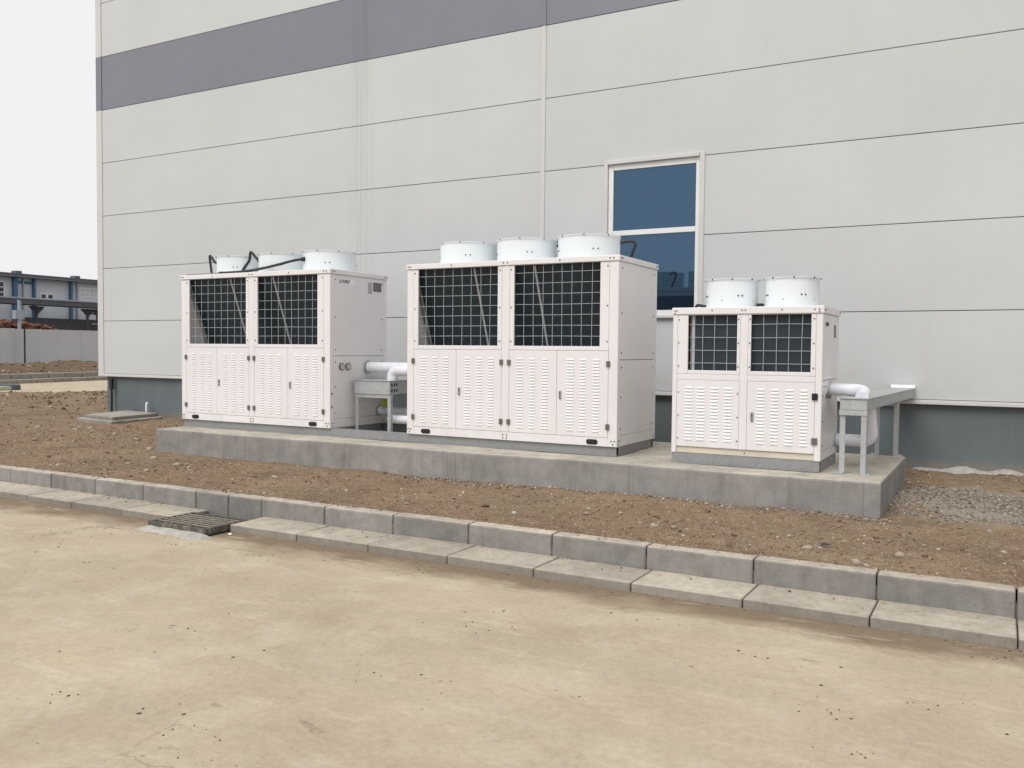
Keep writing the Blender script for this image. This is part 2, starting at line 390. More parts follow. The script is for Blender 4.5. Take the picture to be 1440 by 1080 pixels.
def arc(c, r, a0, a1, u, v, n=6):
    c, u, v = Vector(c), Vector(u), Vector(v)
    return [c + u * r * math.cos(a0 + (a1 - a0) * i / n) + v * r * math.sin(a0 + (a1 - a0) * i / n) for i in range(n + 1)]
def pipe_path(pts, bend):
    """polyline with rounded elbows"""
    P = [Vector(p) for p in pts]; out = [P[0]]
    for i in range(1, len(P) - 1):
        a = (P[i - 1] - P[i]).normalized(); b = (P[i + 1] - P[i]).normalized()
        for k in range(9):
            t = k / 8; s0 = P[i] + a * bend; s1 = P[i] + b * bend
            out.append(s0 * (1 - t) ** 2 + P[i] * 2 * t * (1 - t) + s1 * t * t)
    out.append(P[-1]); return out

# numpy value noise for terrain
def _hash(ix, iy, seed):
    h = (ix.astype(np.int64) * 374761393 + iy.astype(np.int64) * 668265263 + seed * 1442695041) & 0xFFFFFFFF
    h = ((h ^ (h >> 13)) * 1274126177) & 0xFFFFFFFF
    return ((h ^ (h >> 16)) & 0xFFFF) / 65535.0
def vnoise(x, y, seed=0):
    ix = np.floor(x).astype(np.int64); iy = np.floor(y).astype(np.int64); fx = x - ix; fy = y - iy
    fx = fx * fx * (3 - 2 * fx); fy = fy * fy * (3 - 2 * fy)
    a = _hash(ix, iy, seed); b = _hash(ix + 1, iy, seed); c = _hash(ix, iy + 1, seed); d = _hash(ix + 1, iy + 1, seed)
    return a + (b - a) * fx + (c - a) * fy + (a - b - c + d) * fx * fy
def fbm(x, y, f, o, seed=0, g=.5):
    t = 0; amp = 1; tot = 0
    for i in range(o):
        t = t + vnoise(x * f + 17.3 * i, y * f - 9.1 * i, seed + i) * amp; tot += amp; f *= 2.03; amp *= g
    return t / tot - .5

# ---------------------------------------------------------------- ground, roads
def sheet(name, polys, z, mat):
    m = MB()
    for p in polys: m.poly([(x, y, z) for x, y in p], [range(len(p))])
    return tag(m.build(name, mat), kind='structure')
sheet('ground', [[(-900, -900), (900, -900), (900, 900), (-900, 900)]], -0.05, 'soil')
FK = lambda y: -20.6 - 0.236 * (y - 10.2)        # line of the kerb beyond the cross road
sheet('road', [[(FK(-60), -60), (90, -60), (90, -5.3), (-7.0, -5.3), (-7.0, 60), (FK(60), 60)]], 0.0, 'road')

def soil_z(x, y):
    x = np.asarray(x, float); y = np.asarray(y, float)
    t = np.clip((y + 5.0) / 5.0, 0, 1)
    z = 0.212 + 0.075 * t
    lump = fbm(x, y, .9, 3, 3) * .10 + fbm(x, y, 4.5, 4, 9) * .055 + np.abs(fbm(x, y, 14, 3, 21)) * .05
    edge = np.clip((y + 5.0) / .35, 0, 1) * np.clip(-(y - .0) / .15 + np.where(x < .05, 50, 0), 0.15, 1)
    near_pad = np.where((x > 5.3) & (x < 14.4) & (y > -3.4) & (y < -.9), .45, 1)
    z = z + lump * (0.25 + .75 * edge) * near_pad + np.where(y > -4.7, .0, -.012)
    z = z + .05 * np.exp(-((x - 16.4) ** 2 + (y + 2.3) ** 2) / .5) + .10 * np.clip((-x - .5) / 4, 0, 1) * np.clip(1 - np.abs(y - 2.5) / 6, 0, 1)
    drop = np.clip((x + 7.4) / .5, 0, 1)
    return z * drop - .06 * (1 - drop)
def grid_mesh(name, xs, ys, zf):
    X, Y = np.meshgrid(xs, ys); Z = zf(X, Y); n, k = X.shape
    co = np.stack([X, Y, Z], -1).reshape(-1, 3)
    i = np.arange(n * k).reshape(n, k); f = np.stack([i[:-1, :-1], i[:-1, 1:], i[1:, 1:], i[1:, :-1]], -1).reshape(-1, 4)
    me = bpy.data.meshes.new(name); me.vertices.add(len(co)); me.vertices.foreach_set('co', co.ravel())
    me.loops.add(f.size); me.loops.foreach_set('vertex_index', f.ravel().astype(np.int32))
    me.polygons.add(len(f)); me.polygons.foreach_set('loop_start', np.arange(0, f.size, 4, dtype=np.int32))
    me.update(calc_edges=True); me.validate(); me.polygons.foreach_set('use_smooth', [True] * len(f)); return me
soil = tag(link('soil_verge', grid_mesh('soil_verge', np.arange(-7.6, 24, .045), np.arange(-5.015, .13, .04), soil_z), 'soil'), kind='structure')
tag(link('soil_corner', grid_mesh('soil_corner', np.arange(-7.6, .12, .12), np.arange(.12, 34, .14), soil_z), 'soil'), kind='structure')
def far_z(x, y):
    m = np.clip((-x - 22.5) / 3, 0, 1)
    return .27 + m * (fbm(x, y, .35, 4, 40) * .45 + np.abs(fbm(x, y, 1.6, 3, 44)) * .6) * np.clip((x + 48) / 4, .25, 1)
tag(link('soil_field', grid_mesh('soil_field', np.arange(-110, -20.8, .4), np.arange(-40, 90, .4), lambda x, y: np.where(x > FK(y) - .45, -.3, far_z(x, y))), 'soil_dark'), kind='structure')

# ---------------------------------------------------------------- kerbs
def stone_block(L, y0, y1, z0, z1, arris, seed):
    """block along x, its street-side top arris rounded, ends chamfered, faces a little uneven"""
    rnd = random.Random(seed)
    prof = [(y1, z0), (y1, z1 - .004), (y1 - .004, z1), (y0 + arris, z1)]
    for k in range(1, 4):
        a = math.pi / 2 * k / 4; prof.append((y0 + arris - arris * math.sin(a), z1 - arris + arris * math.cos(a)))
    prof += [(y0, z1 - arris), (y0, z0)]
    xs = [0, .006, L * .33, L * .66, L - .006, L]; m = MB(); rings = []
    cy, cz = (y0 + y1) / 2, (z0 + z1) / 2
    for i, x in enumerate(xs):
        s = .006 if i in (0, 5) else 0
        jy, jz = rnd.uniform(-.002, .002), rnd.uniform(-.0015, .0015)
        rings.append([m.bm.verts.new((x, y + (s if y < cy else -s) + jy, z + (-s if z > cz else 0) + jz)) for y, z in prof])
    for a, b in zip(rings, rings[1:]):
        for k in range(len(prof)): m.bm.faces.new((a[k], a[(k + 1) % len(prof)], b[(k + 1) % len(prof)], b[k]))
    m.bm.faces.new(rings[0]); m.bm.faces.new(rings[-1][::-1])
    return m.mesh('stone')
KJ = [5.419, 6.152, 6.891, 7.634, 8.385, 8.816, 9.24, 9.986, 10.719, 11.457, 12.193, 12.939, 13.694, 14.457, 15.215]
xs = [5.419 - .74 * k for k in range(16, 0, -1)] + KJ + [15.215 + .755 * k for k in range(1, 9)]
kerb = MB().box(xs[0], xs[-1], -5.12, -5.02, -.12, .14).build('kerb', 'jointmud'); tag(kerb, kind='structure')
bank = {}
def block(name, key, parent, x, L, args, mat, jit=.003):
    kk = (key, round(L, 3), random.randrange(3))
    y0, y1, z0, z1, ar = args
    if kk not in bank: bank[kk] = stone_block(L, 0, y1 - y0, z0, z1, ar, seed=kk[2] + int(L * 100))
    o = link(name, bank[kk], mat, parent)
    o.location = (x, y0 + random.uniform(-jit, jit), random.uniform(-jit, jit)); o.rotation_euler = (random.uniform(-.01, .01), 0, random.uniform(-.003, .003))
    return o
for a, b in zip(xs, xs[1:]): block('kerb_stone', 'k', kerb, a + .005, b - a - .01, (-5.13, -5.0, -.1, .22, .018), 'kerb')
GJ = [6.383 - .745 * k for k in range(17, 0, -1)] + [6.383, 7.1, 7.86, 8.565, None, 9.285, 10.05, 10.79, 11.53, 12.26, 12.99, 13.729, 14.469, 15.22] + [15.22 + .75 * k for k in range(1, 9)]
gut = MB().box(GJ[0], 8.5, -5.5, -5.15, -.12, .02).box(9.35, GJ[-1], -5.5, -5.15, -.12, .02).build('gutter', 'jointmud'); tag(gut, kind='structure')
for a, b in zip(GJ, GJ[1:]):
    if a is None or b is None: continue
    block('gutter_stone', 'g', gut, a + .004, b - a - .008, (-5.55, -5.133, -.1, .06, .008), 'gutter')
fk = MB().box(-.4, -.25, -14, 26, -.1, .15).build('cross_road_kerb', 'mortar'); tag(fk, kind='structure')
fk.location = (FK(10.2), 10.2, 0); fk.rotation_euler = (0, 0, math.atan(.236))
for k in range(-14, 26):
    for nm, args, off, mat in (('kerb_stone', (-.16, -.0, -.1, .40, .03), .34, 'kerb'), ('gutter_stone', (-.34, .0, -.1, .17, .02), .335, 'gutter')):
        key = ('f' + nm, 0)
        if key not in bank: bank[key] = stone_block(.955, *args, seed=5)
        o = link(nm, bank[key], mat, fk); o.location = (-(off if nm == 'gutter_stone' else .50) + .0, k + random.uniform(-.004, .004), random.uniform(-.008, .008)); o.rotation_euler = (0, 0, R(90))

# ---------------------------------------------------------------- factory hall
PB = 1.08                                     # underside of the lowest wall panel
wh = thing('factory_hall', 'large factory hall clad in pale panels with one grey stripe and teal-grey plinth', 'building')
core = MB().box(.05, 34, .10, 30, PB - .02, 10.05).build('wall_core', 'core', wh)
MB().box(.04, 34.05, .05, 30.05, -.1, PB - .058).build('plinth', 'plinth', wh)
CUTX = [0.0, 9.4515, 18.9, 28.0, 34.0]
WX0, WX1, WZ0, WZ1 = 10.434, 11.69, 2.06, 4.075
for k in range(9):
    z0, z1 = PB + k + (.004 if k else 0), PB + k + 1 - .004
    for a, b in zip(CUTX, CUTX[1:]):
        x0, x1 = a + .002, b - .002
        mat = 'panel_grey' if k == 5 else 'panel'
        if a == 9.4515 and k in (1, 2):
            for p, q in ((x0, WX0 - .055), (WX1 + .055, x1)): bx('wall_panel', mat, wh, p, q, 0, .07, z0, z1, .004)
        else: bx('wall_panel', mat, wh, x0, x1, 0, .07, z0, z1, .004)
for xx in (9.4515, 18.9, 28.0):
    for z0, z1, mat in ((PB, PB + 5, 'trim'), (PB + 5, PB + 6, 'panel_grey'), (PB + 6, PB + 9, 'trim')):
        bx('cover_strip', mat, wh, xx - .035, xx + .035, -.012, -.0005, z0 + .002, z1 - .002, .004)
for z0, z1, mat in ((PB - .01, PB + 5, 'trim'), (PB + 5, PB + 6, 'panel_grey'), (PB + 6, PB + 9, 'trim')):
    m = MB().box(-.14, .02, -.014, -.001, z0 + .001, z1 - .001, .004).box(-.14, -.125, .0, .16, z0 + .001, z1 - .001)
    m.build('corner_trim', mat, wh)
for z0, z1, mat in ((PB, PB + 5, 'panel'), (PB + 5, PB + 6, 'panel_grey'), (PB + 6, PB + 9, 'panel')):
    bx('end_wall', mat, wh, -.12, .045, .17, 30, z0, z1)
m = MB().box(-.13, 34, -.03, .06, PB - .055, PB - .02, .003).box(-.13, 34, -.012, .06, PB - .0195, PB - .005, .002)
m.build('drip_flashing', 'trim', wh)
bx('roof', 'roof', wh, -.15, 34.1, -.05, 30.1, 10.06, 10.25)
# window
win = MB().box(WX0 - .055, WX0, -.016, .05, WZ0 - .03, WZ1 + .055, .004).box(WX1, WX1 + .066, -.016, .05, WZ0 - .03, WZ1 + .055, .004) \
    .box(WX0 + .0005, WX1 - .0005, -.030, .05, WZ1 + .001, WZ1 + .05, .004).build('window', 'trim', wh)
tag(win, 'two-pane blue-tinted window in a white frame')
f = MB()
f.box(WX0 + .002, WX0 + .072, .012, .07, WZ0, WZ1, .004); f.box(WX1 - .052, WX1 - .002, .012, .07, WZ0, WZ1, .004)
f.box(WX0 + .0725, WX1 - .0525, .014, .07, WZ1 - .075, WZ1 - .001, .004); f.box(WX0 + .0725, WX1 - .0525, .014, .07, WZ0, WZ0 + .075, .004)
f.box(WX0 + .0725, WX1 - .0525, .010, .07, 3.13, 3.198, .004)
f.build('frame', 'frame', win)
for z0, z1 in ((WZ0 + .07, 3.133), (3.195, WZ1 - .07)): MB().box(WX0 + .06, WX1 - .05, .035, .045, z0, z1).build('pane', 'glass', win)
MB().box(WX0 - .06, WX1 + .07, -.05, .05, WZ0 - .031, WZ0 - .0005, .004).build('sill', 'trim', win)

# ---------------------------------------------------------------- concrete pad
PX0, PX1, PY0, PY1, PT = 5.4824, 14.2627, -3.2347, -1.1024, .53
def pad_ring(inset, seams):
    pts = []; x = PX0 + inset
    rnd = random.Random(4); step = .22
    front = [x]
    while front[-1] + step < PX1 - inset: front.append(front[-1] + step)
    front = [v for v in front if all(abs(v - s) > .03 for s in seams)]
    ev = [(v, 0) for v in front] + [(s + d, (.0 if abs(d) > .005 else .005)) for s in seams for d in (-.007, -.001, .001, .007)] + [(PX1 - inset, 0)]
    for v, d in sorted(ev): pts.append((v, PY0 + inset + d + .007 * math.sin(v * 1.7) + .003 * math.sin(v * 7.1)))
    pts += [(PX1 - inset, PY1 - inset), (PX0 + inset, PY1 - inset)]
    return pts
seams = [6.94, 7.08, 8.62, 10.02, 10.12, 12.06, 14.13]
pad = MB(); rings = []
for z, i in ((.05, 0), (PT - .02, 0), (PT - .006, .005), (PT, .02)): rings.append([pad.bm.verts.new((x, y, z)) for x, y in pad_ring(i, seams)])
n0 = min(len(r) for r in rings)
rings = []
pad.bm.free(); pad = MB()
base_ring = pad_ring(0, seams); cxp, cyp = (PX0 + PX1) / 2, (PY0 + PY1) / 2
for z, i in ((.05, 0), (PT - .02, 0), (PT - .006, .005), (PT, .02)):
    rings.append([pad.bm.verts.new((x + (i if x < PX0 + .3 else -i if x > PX1 - .3 else 0), y + (i if y < cyp else -i), z + (.004 * math.sin(x * 2.3) if z > .1 else 0))) for x, y in base_ring])
for a, b in zip(rings, rings[1:]):
    for k in range(len(a)): pad.bm.faces.new((a[k], a[(k + 1) % len(a)], b[(k + 1) % len(a)], b[k]))
pad.bm.faces.new(rings[-1])
padx = pad.build('concrete_pad', 'pad')
tag(padx, 'long low cast concrete pad under the three white cooling units', 'concrete pad')

# ---------------------------------------------------------------- cooling units
def louvre_bank(cols, rows, z_top, dz, h, y):
    """pressed louvres: sheet lifted to a lip that opens downwards, ends closed"""
    vs, fs = [], []
    for (a, b) in cols:
        for r in range(rows):
            z = z_top - r * dz; i = len(vs); e = .010; p = .0068
            vs += [(a, y, z), (b, y, z), (a + e, y - p, z - h * .72), (b - e, y - p, z - h * .72), (a, y, z - h * .8), (b, y, z - h * .8),
                   (a + e, y - p * .9, z - h), (b - e, y - p * .9, z - h), (a + e, y - .0005, z - h * .96), (b - e, y - .0005, z - h * .96)]
            fs += [(i, i + 2, i + 3, i + 1), (i + 2, i + 6, i + 7, i + 3), (i, i + 4, i + 6, i + 2), (i + 1, i + 3, i + 7, i + 5), (i + 6, i + 8, i + 9, i + 7), (i + 4, i + 8, i + 6), (i + 5, i + 7, i + 9)]
    me = bpy.data.meshes.new('louvres'); me.from_pydata(vs, [], fs); me.update(); return me
def grille(root, fx0, fx1, ox0, ox1, fz0, fz1, oz0, oz1, wires_x, wires_z, y=0.0):
    m = MB().box(fx0, ox0, y, y + .022, fz0, fz1, .003).box(ox1, fx1, y, y + .022, fz0, fz1, .003)
    m.box(ox0 + .0005, ox1 - .0005, y + .001, y + .022, fz0, oz0, .003)
    if fz1 > oz1: m.box(ox0 + .0005, ox1 - .0005, y + .001, y + .022, oz1, fz1, .003)
    g = m.build('grille_frame', 'cab', root)
    rnd = random.Random(int(fx0 * 100))
    for x in wires_x:
        b = [rnd.uniform(-.004, .004) for _ in range(3)]
        MB().tube([(x + b[0], y + .026, oz0 - .01), (x + b[1], y + .026, (oz0 + oz1) / 2), (x + b[2], y + .026, oz1 + .01)], .0026, 6, smooth=3).build('wire', 'wire', g)
    for z in wires_z:
        b = [rnd.uniform(-.003, .003) for _ in range(3)]
        MB().tube([(ox0 - .01, y + .033, z + b[0]), ((ox0 + ox1) / 2, y + .033, z + b[1]), (ox1 + .01, y + .033, z + b[2])], .0026, 6, smooth=3).build('wire', 'wire', g)
    return g
def hinge(parent, x, z, h=.058, wd=.04, mat='steel'):
    m = MB().box(x - wd / 2, x + wd / 2, -.016, -.0008, z - h / 2, z + h / 2, .003).cyl((x, -.016, z - h / 2 + .004), (x, -.016, z + h / 2 - .004), .006, 8)
    return m.build('hinge', mat, parent)
def latch(parent, x, z):
    o = MB().box(x - .014, x + .014, -.014, -.0008, z - .045, z + .045, .005).build('latch', 'plate2', parent)
    MB().box(x - .007, x + .007, -.02, -.0145, z - .01, z + .032, .003).cyl((x, -.018, z - .027), (x, -.0145, z - .027), .008, 8).build('keyhole', 'steel', o)
    return o
def bolts(root, pts, r=.007):
    m = MB()
    for p, n in pts:
        p = Vector(p); n = Vector(n); m.cyl(p - n * .001, p + n * .006, r, 7)
    return tag(m.build('bolt_heads', 'bolt', root), kind='stuff')
def shroud(root, cx, cy, z0, r, h, seed=0):
    m = MB(); N = 48
    prof = [(r + .012, 0), (r + .012, .006), (r, .01), (r, h - .018), (r + .013, h - .006), (r + .013, h), (r - .004, h), (r - .004, .0)]
    rings = [[m.bm.verts.new((cx + q * math.cos(a), cy + q * math.sin(a), z0 + z)) for a in [2 * math.pi * k / N for k in range(N)]] for q, z in prof]
    for a, b in zip(rings, rings[1:] + rings[:1]):
        for k in range(N): m.bm.faces.new((a[k], a[(k + 1) % N], b[(k + 1) % N], b[k]))
    s = m.build('fan_shroud', 'shroud', root, smooth=True)
    g = MB()
    for q in (.25, .5, .75, 1.0): g.tube([(cx + q * (r - .006) * math.cos(a), cy + q * (r - .006) * math.sin(a), z0 + h - .03) for a in [2 * math.pi * k / 24 for k in range(25)]], .003, 5, caps=False, smooth=1)
    for k in range(8): a = k * math.pi / 4; g.cyl((cx + .05 * math.cos(a), cy + .05 * math.sin(a), z0 + h - .034), (cx + (r - .006) * math.cos(a), cy + (r - .006) * math.sin(a), z0 + h - .034), .003, 5)
    g.build('fan_guard', 'wire', s)
    f = MB().cyl((cx, cy, z0 + .02), (cx, cy, z0 + h - .06), .07, 14)
    for k in range(5):
        a = k * 2 * math.pi / 5; u = Vector((math.cos(a), math.sin(a), 0)); v = Vector((-math.sin(a), math.cos(a), 0)); c = Vector((cx, cy, z0 + .1))
        q = [c + u * .06 - v * .04 + Vector((0, 0, -.03)), c + u * (r - .02) - v * .11 + Vector((0, 0, -.03)), c + u * (r - .02) + v * .09 + Vector((0, 0, .035)), c + u * .06 + v * .04 + Vector((0, 0, .03))]
        f.poly([tuple(p) for p in q] + [tuple(p + Vector((0, 0, .004))) for p in q], [(0, 1, 2, 3), (7, 6, 5, 4), (0, 4, 5, 1), (1, 5, 6, 2), (2, 6, 7, 3), (3, 7, 4, 0)])
    f.build('fan_blades', 'bolt', s)
    pts = []
    for a0 in range(0, 360, 90):
        for d in (-4.5, 4.5):
            a = R(a0 - 60 + seed * 3 + d); n = (math.cos(a), math.sin(a), 0); pts.append(((cx + r * n[0], cy + r * n[1], z0 + h * .42), n))
        for d in (0, 45):
            a = R(a0 - 75 + d); n = (math.cos(a), math.sin(a), 0); pts.append(((cx + (r + .012) * n[0], cy + (r + .012) * n[1], z0 + h - .006), n))
    bolts(s, pts, .0075)
    return s

def big_unit(name, label, loc, fans):
    """three-fan cabinet, local origin at its lower left front corner"""
    W, D, H = 2.578, 1.115, 1.866
    u = thing(name, label, 'chiller', loc, 0, 'white air-cooled chillers on the pad')
    # corner posts
    for x0, x1, y0, y1 in ((0, .088, 0, .06), (2.478, W, 0, .06), (0, .06, D - .06, D), (W - .06, W, D - .06, D)):
        bx('corner_post', 'cab', u, x0, x1, y0, y1, 0, H - .002, .004)
    bx('mid_post', 'cab', u, 1.241, 1.333, -.001, .05, .0885, H - .002, .003)
    bx('bottom_rail', 'cab', u, .0885, 2.4775, .001, .06, 0, .0865, .003)
    bx('bottom_rail', 'cab', u, W - .058, W - .002, .0605, D - .0605, 0, .105, .003)
    bx('bottom_rail', 'cab', u, .002, .058, .0605, D - .0605, 0, .105, .003)
    bx('bottom_rail', 'cab', u, .0605, W - .0605, D - .058, D - .002, 0, .105, .003)
    for x0, x1 in ((W - .02, W - .003), (.003, .02)):
        bx('side_panel', 'cab', u, x0, x1, .062, D - .062, .108, .874, .003)
        bx('side_panel', 'cab', u, x0, x1, .062, D - .062, .879, H - .002, .003)
    bx('back_panel', 'cab', u, .062, W - .062, D - .02, D - .004, .108, .95, .003)
    bx('back_panel', 'cab', u, .062, W - .062, D - .02, D - .004, 1.80, H - .002, .003)
    bx('inner_deck', 'cab_in', u, .03, W - .03, .03, D - .03, .955, .975)
    # lid with folded lip
    m = MB().box(-.012, W + .012, -.012, D + .012, H, H + .058, .006, 2); lid = m.build('lid', 'cab', u)
    # grilles, wires
    zz = [1.116 + .1108 * k for k in range(7)]
    grille(u, .0895, 1.2385, .15, 1.186, .968, H - .003, 1.012, H - .003, [.24 + .12 * k for k in range(8)], zz)
    grille(u, 1.3345, 2.4765, 1.388, 2.378, .968, H - .003, 1.012, H - .003, [1.494 + .112 * k for k in range(8)], zz)
    # sloping finned coil blocks and their pale end plates
    def slope(name, mat, x0, x1, ya, yb, t, z0=.98, z1=H - .01, parent=u):
        return MB().poly([(x0, yb, z0), (x1, yb, z0), (x1, ya, z1), (x0, ya, z1), (x0, yb + t, z0), (x1, yb + t, z0), (x1, ya + t, z1), (x0, ya + t, z1)],
                  [(0, 1, 2, 3), (5, 4, 7, 6), (4, 0, 3, 7), (1, 5, 6, 2), (3, 2, 6, 7), (4, 5, 1, 0)]).build(name, mat, parent)
    co = slope('coil', 'coil', .09, W - .08, .062, .40, .05)
    for x in (.068, .845, 1.592): slope('end_plate', 'galv', x, x + .022, .052, .385, .05, parent=co)
    cb = MB().poly([(.14, D - .40, .98), (W - .08, D - .40, .98), (W - .08, D - .075, H - .01), (.14, D - .075, H - .01), (.14, D - .44, .98), (W - .08, D - .44, .98), (W - .08, D - .115, H - .01), (.14, D - .115, H - .01)],
                  [(0, 1, 2, 3), (5, 4, 7, 6), (4, 0, 3, 7), (1, 5, 6, 2), (3, 2, 6, 7), (4, 5, 1, 0)]).build('coil', 'coil', u)
    # doors with louvres, hinges, latches
    DX = [(.0915, .6625), (.6655, 1.2385), (1.3355, 1.8995), (1.9025, 2.4755)]
    LC = [[(.187, .267), (.343, .42), (.485, .567)], [(.77, .85), (.925, 1.005), (1.07, 1.15)], [(1.424, 1.505), (1.572, 1.646), (1.725, 1.80)], [(2.009, 2.10), (2.155, 2.235), (2.304, 2.386)]]
    for i, (a, b) in enumerate(DX):
        d = bx('door', 'cab', u, a, b, -.0005, .02, .0895, .965, .003)
        tag(link('louvres', louvre_bank(LC[i], 24, .885, .0315, .0195, -.0005), 'cab', d), kind='stuff')
        hx = a - .002 if i % 2 == 0 else b + .002
        for z in (.835, .20): hinge(d, hx, z)
        if i in (1, 3): latch(d, a + .042, .51)
    for x in (.262, 2.308):
        m = MB(); N = 20; v = []
        for yy in (-.006, .0005):
            for k in range(N):
                a = 2 * math.pi * k / N; v.append((x + (.036 if math.cos(a) > 0 else -.036) + .026 * math.cos(a), yy, .042 + .026 * math.sin(a)))
        m.poly(v, [tuple(range(N)), tuple(range(2 * N - 1, N - 1, -1))] + [(k, k + N, (k + 1) % N + N, (k + 1) % N) for k in range(N)])
        sl_ = m.build('lifting_slot', 'black', u)
        MB().box(x - .03, x - .012, -.010, -.0065, .03, .055, .002).box(x + .012, x + .03, -.010, -.0065, .03, .055, .002).build('clip', 'bolt', sl_)
    P = []
    for x in (.02, .055, W - .06, W - .025): P += [((x, 0, .058), (0, -1, 0))]
    for x in (.038, W - .042): P += [((x, 0, .025), (0, -1, 0))]
    for x in (1.265, 1.31):
        for z in (.025, .058): P.append(((x, .001, z), (0, -1, 0)))
    for x in (.02, .05, 1.26, 1.31, W - .09, W - .05): P.append(((x, -.012, H + .03), (0, -1, 0)))
    for x in (.6, 1.93): P.append(((x, -.012, H + .03), (0, -1, 0)))
    for y in (.03, .07, D - .06, D - .02): P.append(((W + .012, y, H + .03), (1, 0, 0)))
    for y in (.03, .075): P.append(((W - .002, y, .058), (1, 0, 0)))
    P.append(((W - .002, .05, .025), (1, 0, 0))); P += [((W - .002, D - .04, .058), (1, 0, 0)), ((W - .002, D - .06, .03), (1, 0, 0))]
    for x in (.108, 1.215, 1.352, 2.46):
        for z in (1.06, 1.42, 1.82): P.append(((x, 0, z), (0, -1, 0)))
    for y in (.10, D - .10):
        for z in (.18, .5, .8, .95, 1.35, 1.8): P.append(((W - .003, y, z), (1, 0, 0)))
    bolts(u, P)
    for k, cx in enumerate(fans): shroud(u, cx, D / 2, H + .058, .334, .262, k)
    return u

FY = -2.795
U1 = big_unit('chiller', 'leftmost large white chiller with black hoses curling from its fan shrouds', (5.4575, FY, .63), (.553, 1.323, 2.09))
U2 = big_unit('chiller', 'middle large white chiller in front of the blue window, widest in the photo', (9.172, FY, .63), (.475, 1.24, 2.0))
# hoses and fittings of the left unit (local coordinates)
def loc(u, pts): return [(p[0] - u.location.x, p[1] - u.location.y, p[2] - u.location.z) for p in pts]
for pts in ([(5.70, -2.36, 2.735), (5.60, -2.34, 2.765), (5.50, -2.31, 2.838), (5.452, -2.30, 2.862), (5.455, -2.30, 2.80), (5.50, -2.30, 2.555)],
            [(6.55, -2.45, 2.728), (6.47, -2.45, 2.79), (6.40, -2.45, 2.852), (6.375, -2.45, 2.845), (6.355, -2.45, 2.75), (6.29, -2.46, 2.67), (6.20, -2.47, 2.556)],
            [(7.40, -2.55, 2.715), (7.25, -2.56, 2.705), (7.03, -2.58, 2.665), (6.80, -2.62, 2.622), (6.549, -2.68, 2.585), (6.3, -2.72, 2.572), (6.1, -2.735, 2.572)]):
    hz = MB().tube(loc(U1, pts), .0175, 8, smooth=8).build('cable_hose', 'hose', U1, smooth=True)
    p = Vector(loc(U1, pts)[0]); q = Vector(loc(U1, pts)[1]); d = (p - q).normalized()
    MB().cyl(p - d * .03, p + d * .012, .028, 8).build('cable_gland', 'black', hz)
MB().tube(loc(U1, [(5.53, -2.765, 2.563), (5.8, -2.762, 2.562), (6.15, -2.758, 2.563)]), .008, 6).build('cable_conduit', 'steel', U1)
for pts in ([(11.36, -1.93, 2.775), (11.45, -1.88, 2.80), (11.52, -1.85, 2.802), (11.555, -1.85, 2.765), (11.53, -1.85, 2.70), (11.48, -1.85, 2.55)],
            [(10.62, -2.0, 2.775), (10.72, -1.86, 2.80), (10.76, -1.82, 2.74), (10.70, -1.80, 2.55)]):
    MB().tube(loc(U2, pts), .0165, 8, smooth=8).build('cable_hose', 'hose', U2, smooth=True)
W_, D_ = 2.578, 1.115
def side_pt(yw): return yw - FY
# sticker with lettering, rating plate, gauges on the right side of the left unit
sx = W_ - .003
stk = MB().box(sx - .0005, sx + .0015, side_pt(-2.655), side_pt(-2.325), 1.755, 1.815).build('brand_sticker', 'sticker', U1)
def lettering(text, size, parent, x, y, z, mat='ink', shear=.25):
    cu = bpy.data.curves.new('txt', 'FONT'); cu.body = text; cu.size = size; cu.align_x = 'CENTER'; cu.align_y = 'CENTER'; cu.extrude = .0006; cu.offset = .0008; cu.shear = shear; cu.resolution_u = 3
    t = bpy.data.objects.new('txt', cu); COL.objects.link(t)
    me = bpy.data.meshes.new_from_object(t.evaluated_get(bpy.context.evaluated_depsgraph_get()))
    bpy.data.objects.remove(t); bpy.data.curves.remove(cu); me.materials.clear()
    o = link('lettering', me, mat, parent); o.location = (x, y, z); o.rotation_euler = (R(90), 0, R(90)); return o
lettering('SUNREF', .058, stk, sx + .0025, side_pt(-2.53), 1.784)
bx('rating_plate', 'plate', U1, sx, sx + .003, side_pt(-1.965), side_pt(-1.795), 1.70, 1.815, .001)
bx('paper_label', 'plate2', U1, sx, sx + .0015, side_pt(-2.07), side_pt(-1.985), 1.665, 1.81, .0005)
for yw in (-2.583, -2.462):
    y = side_pt(yw); g = MB().cyl((sx, y, .746), (sx + .02, y, .746), .046, 24).build('pressure_gauge', 'steel', U1)
    MB().cyl((sx + .0195, y, .746), (sx + .0215, y, .746), .034, 20).build('dial', 'gauge', g)
    MB().box(sx + .0212, sx + .0225, y - .003, y + .003, .735, .775).build('needle', 'black', g)
for z in (.417, .258): MB().cyl((sx - .001, .036, z), (sx + .003, .036, z), .014, 12).build('cable_hole', 'black', U1)
# pipe stubs entering the cabinet (collars)
def collar(u, x, yw, zw, r): MB().cyl((x - .004, side_pt(yw), zw - .63), (x + .02, side_pt(yw), zw - .63), r, 20).build('pipe_collar', 'galv', u, True)
collar(U1, sx, -2.08, 1.365, .085); collar(U1, sx, -1.85, .80, .07)

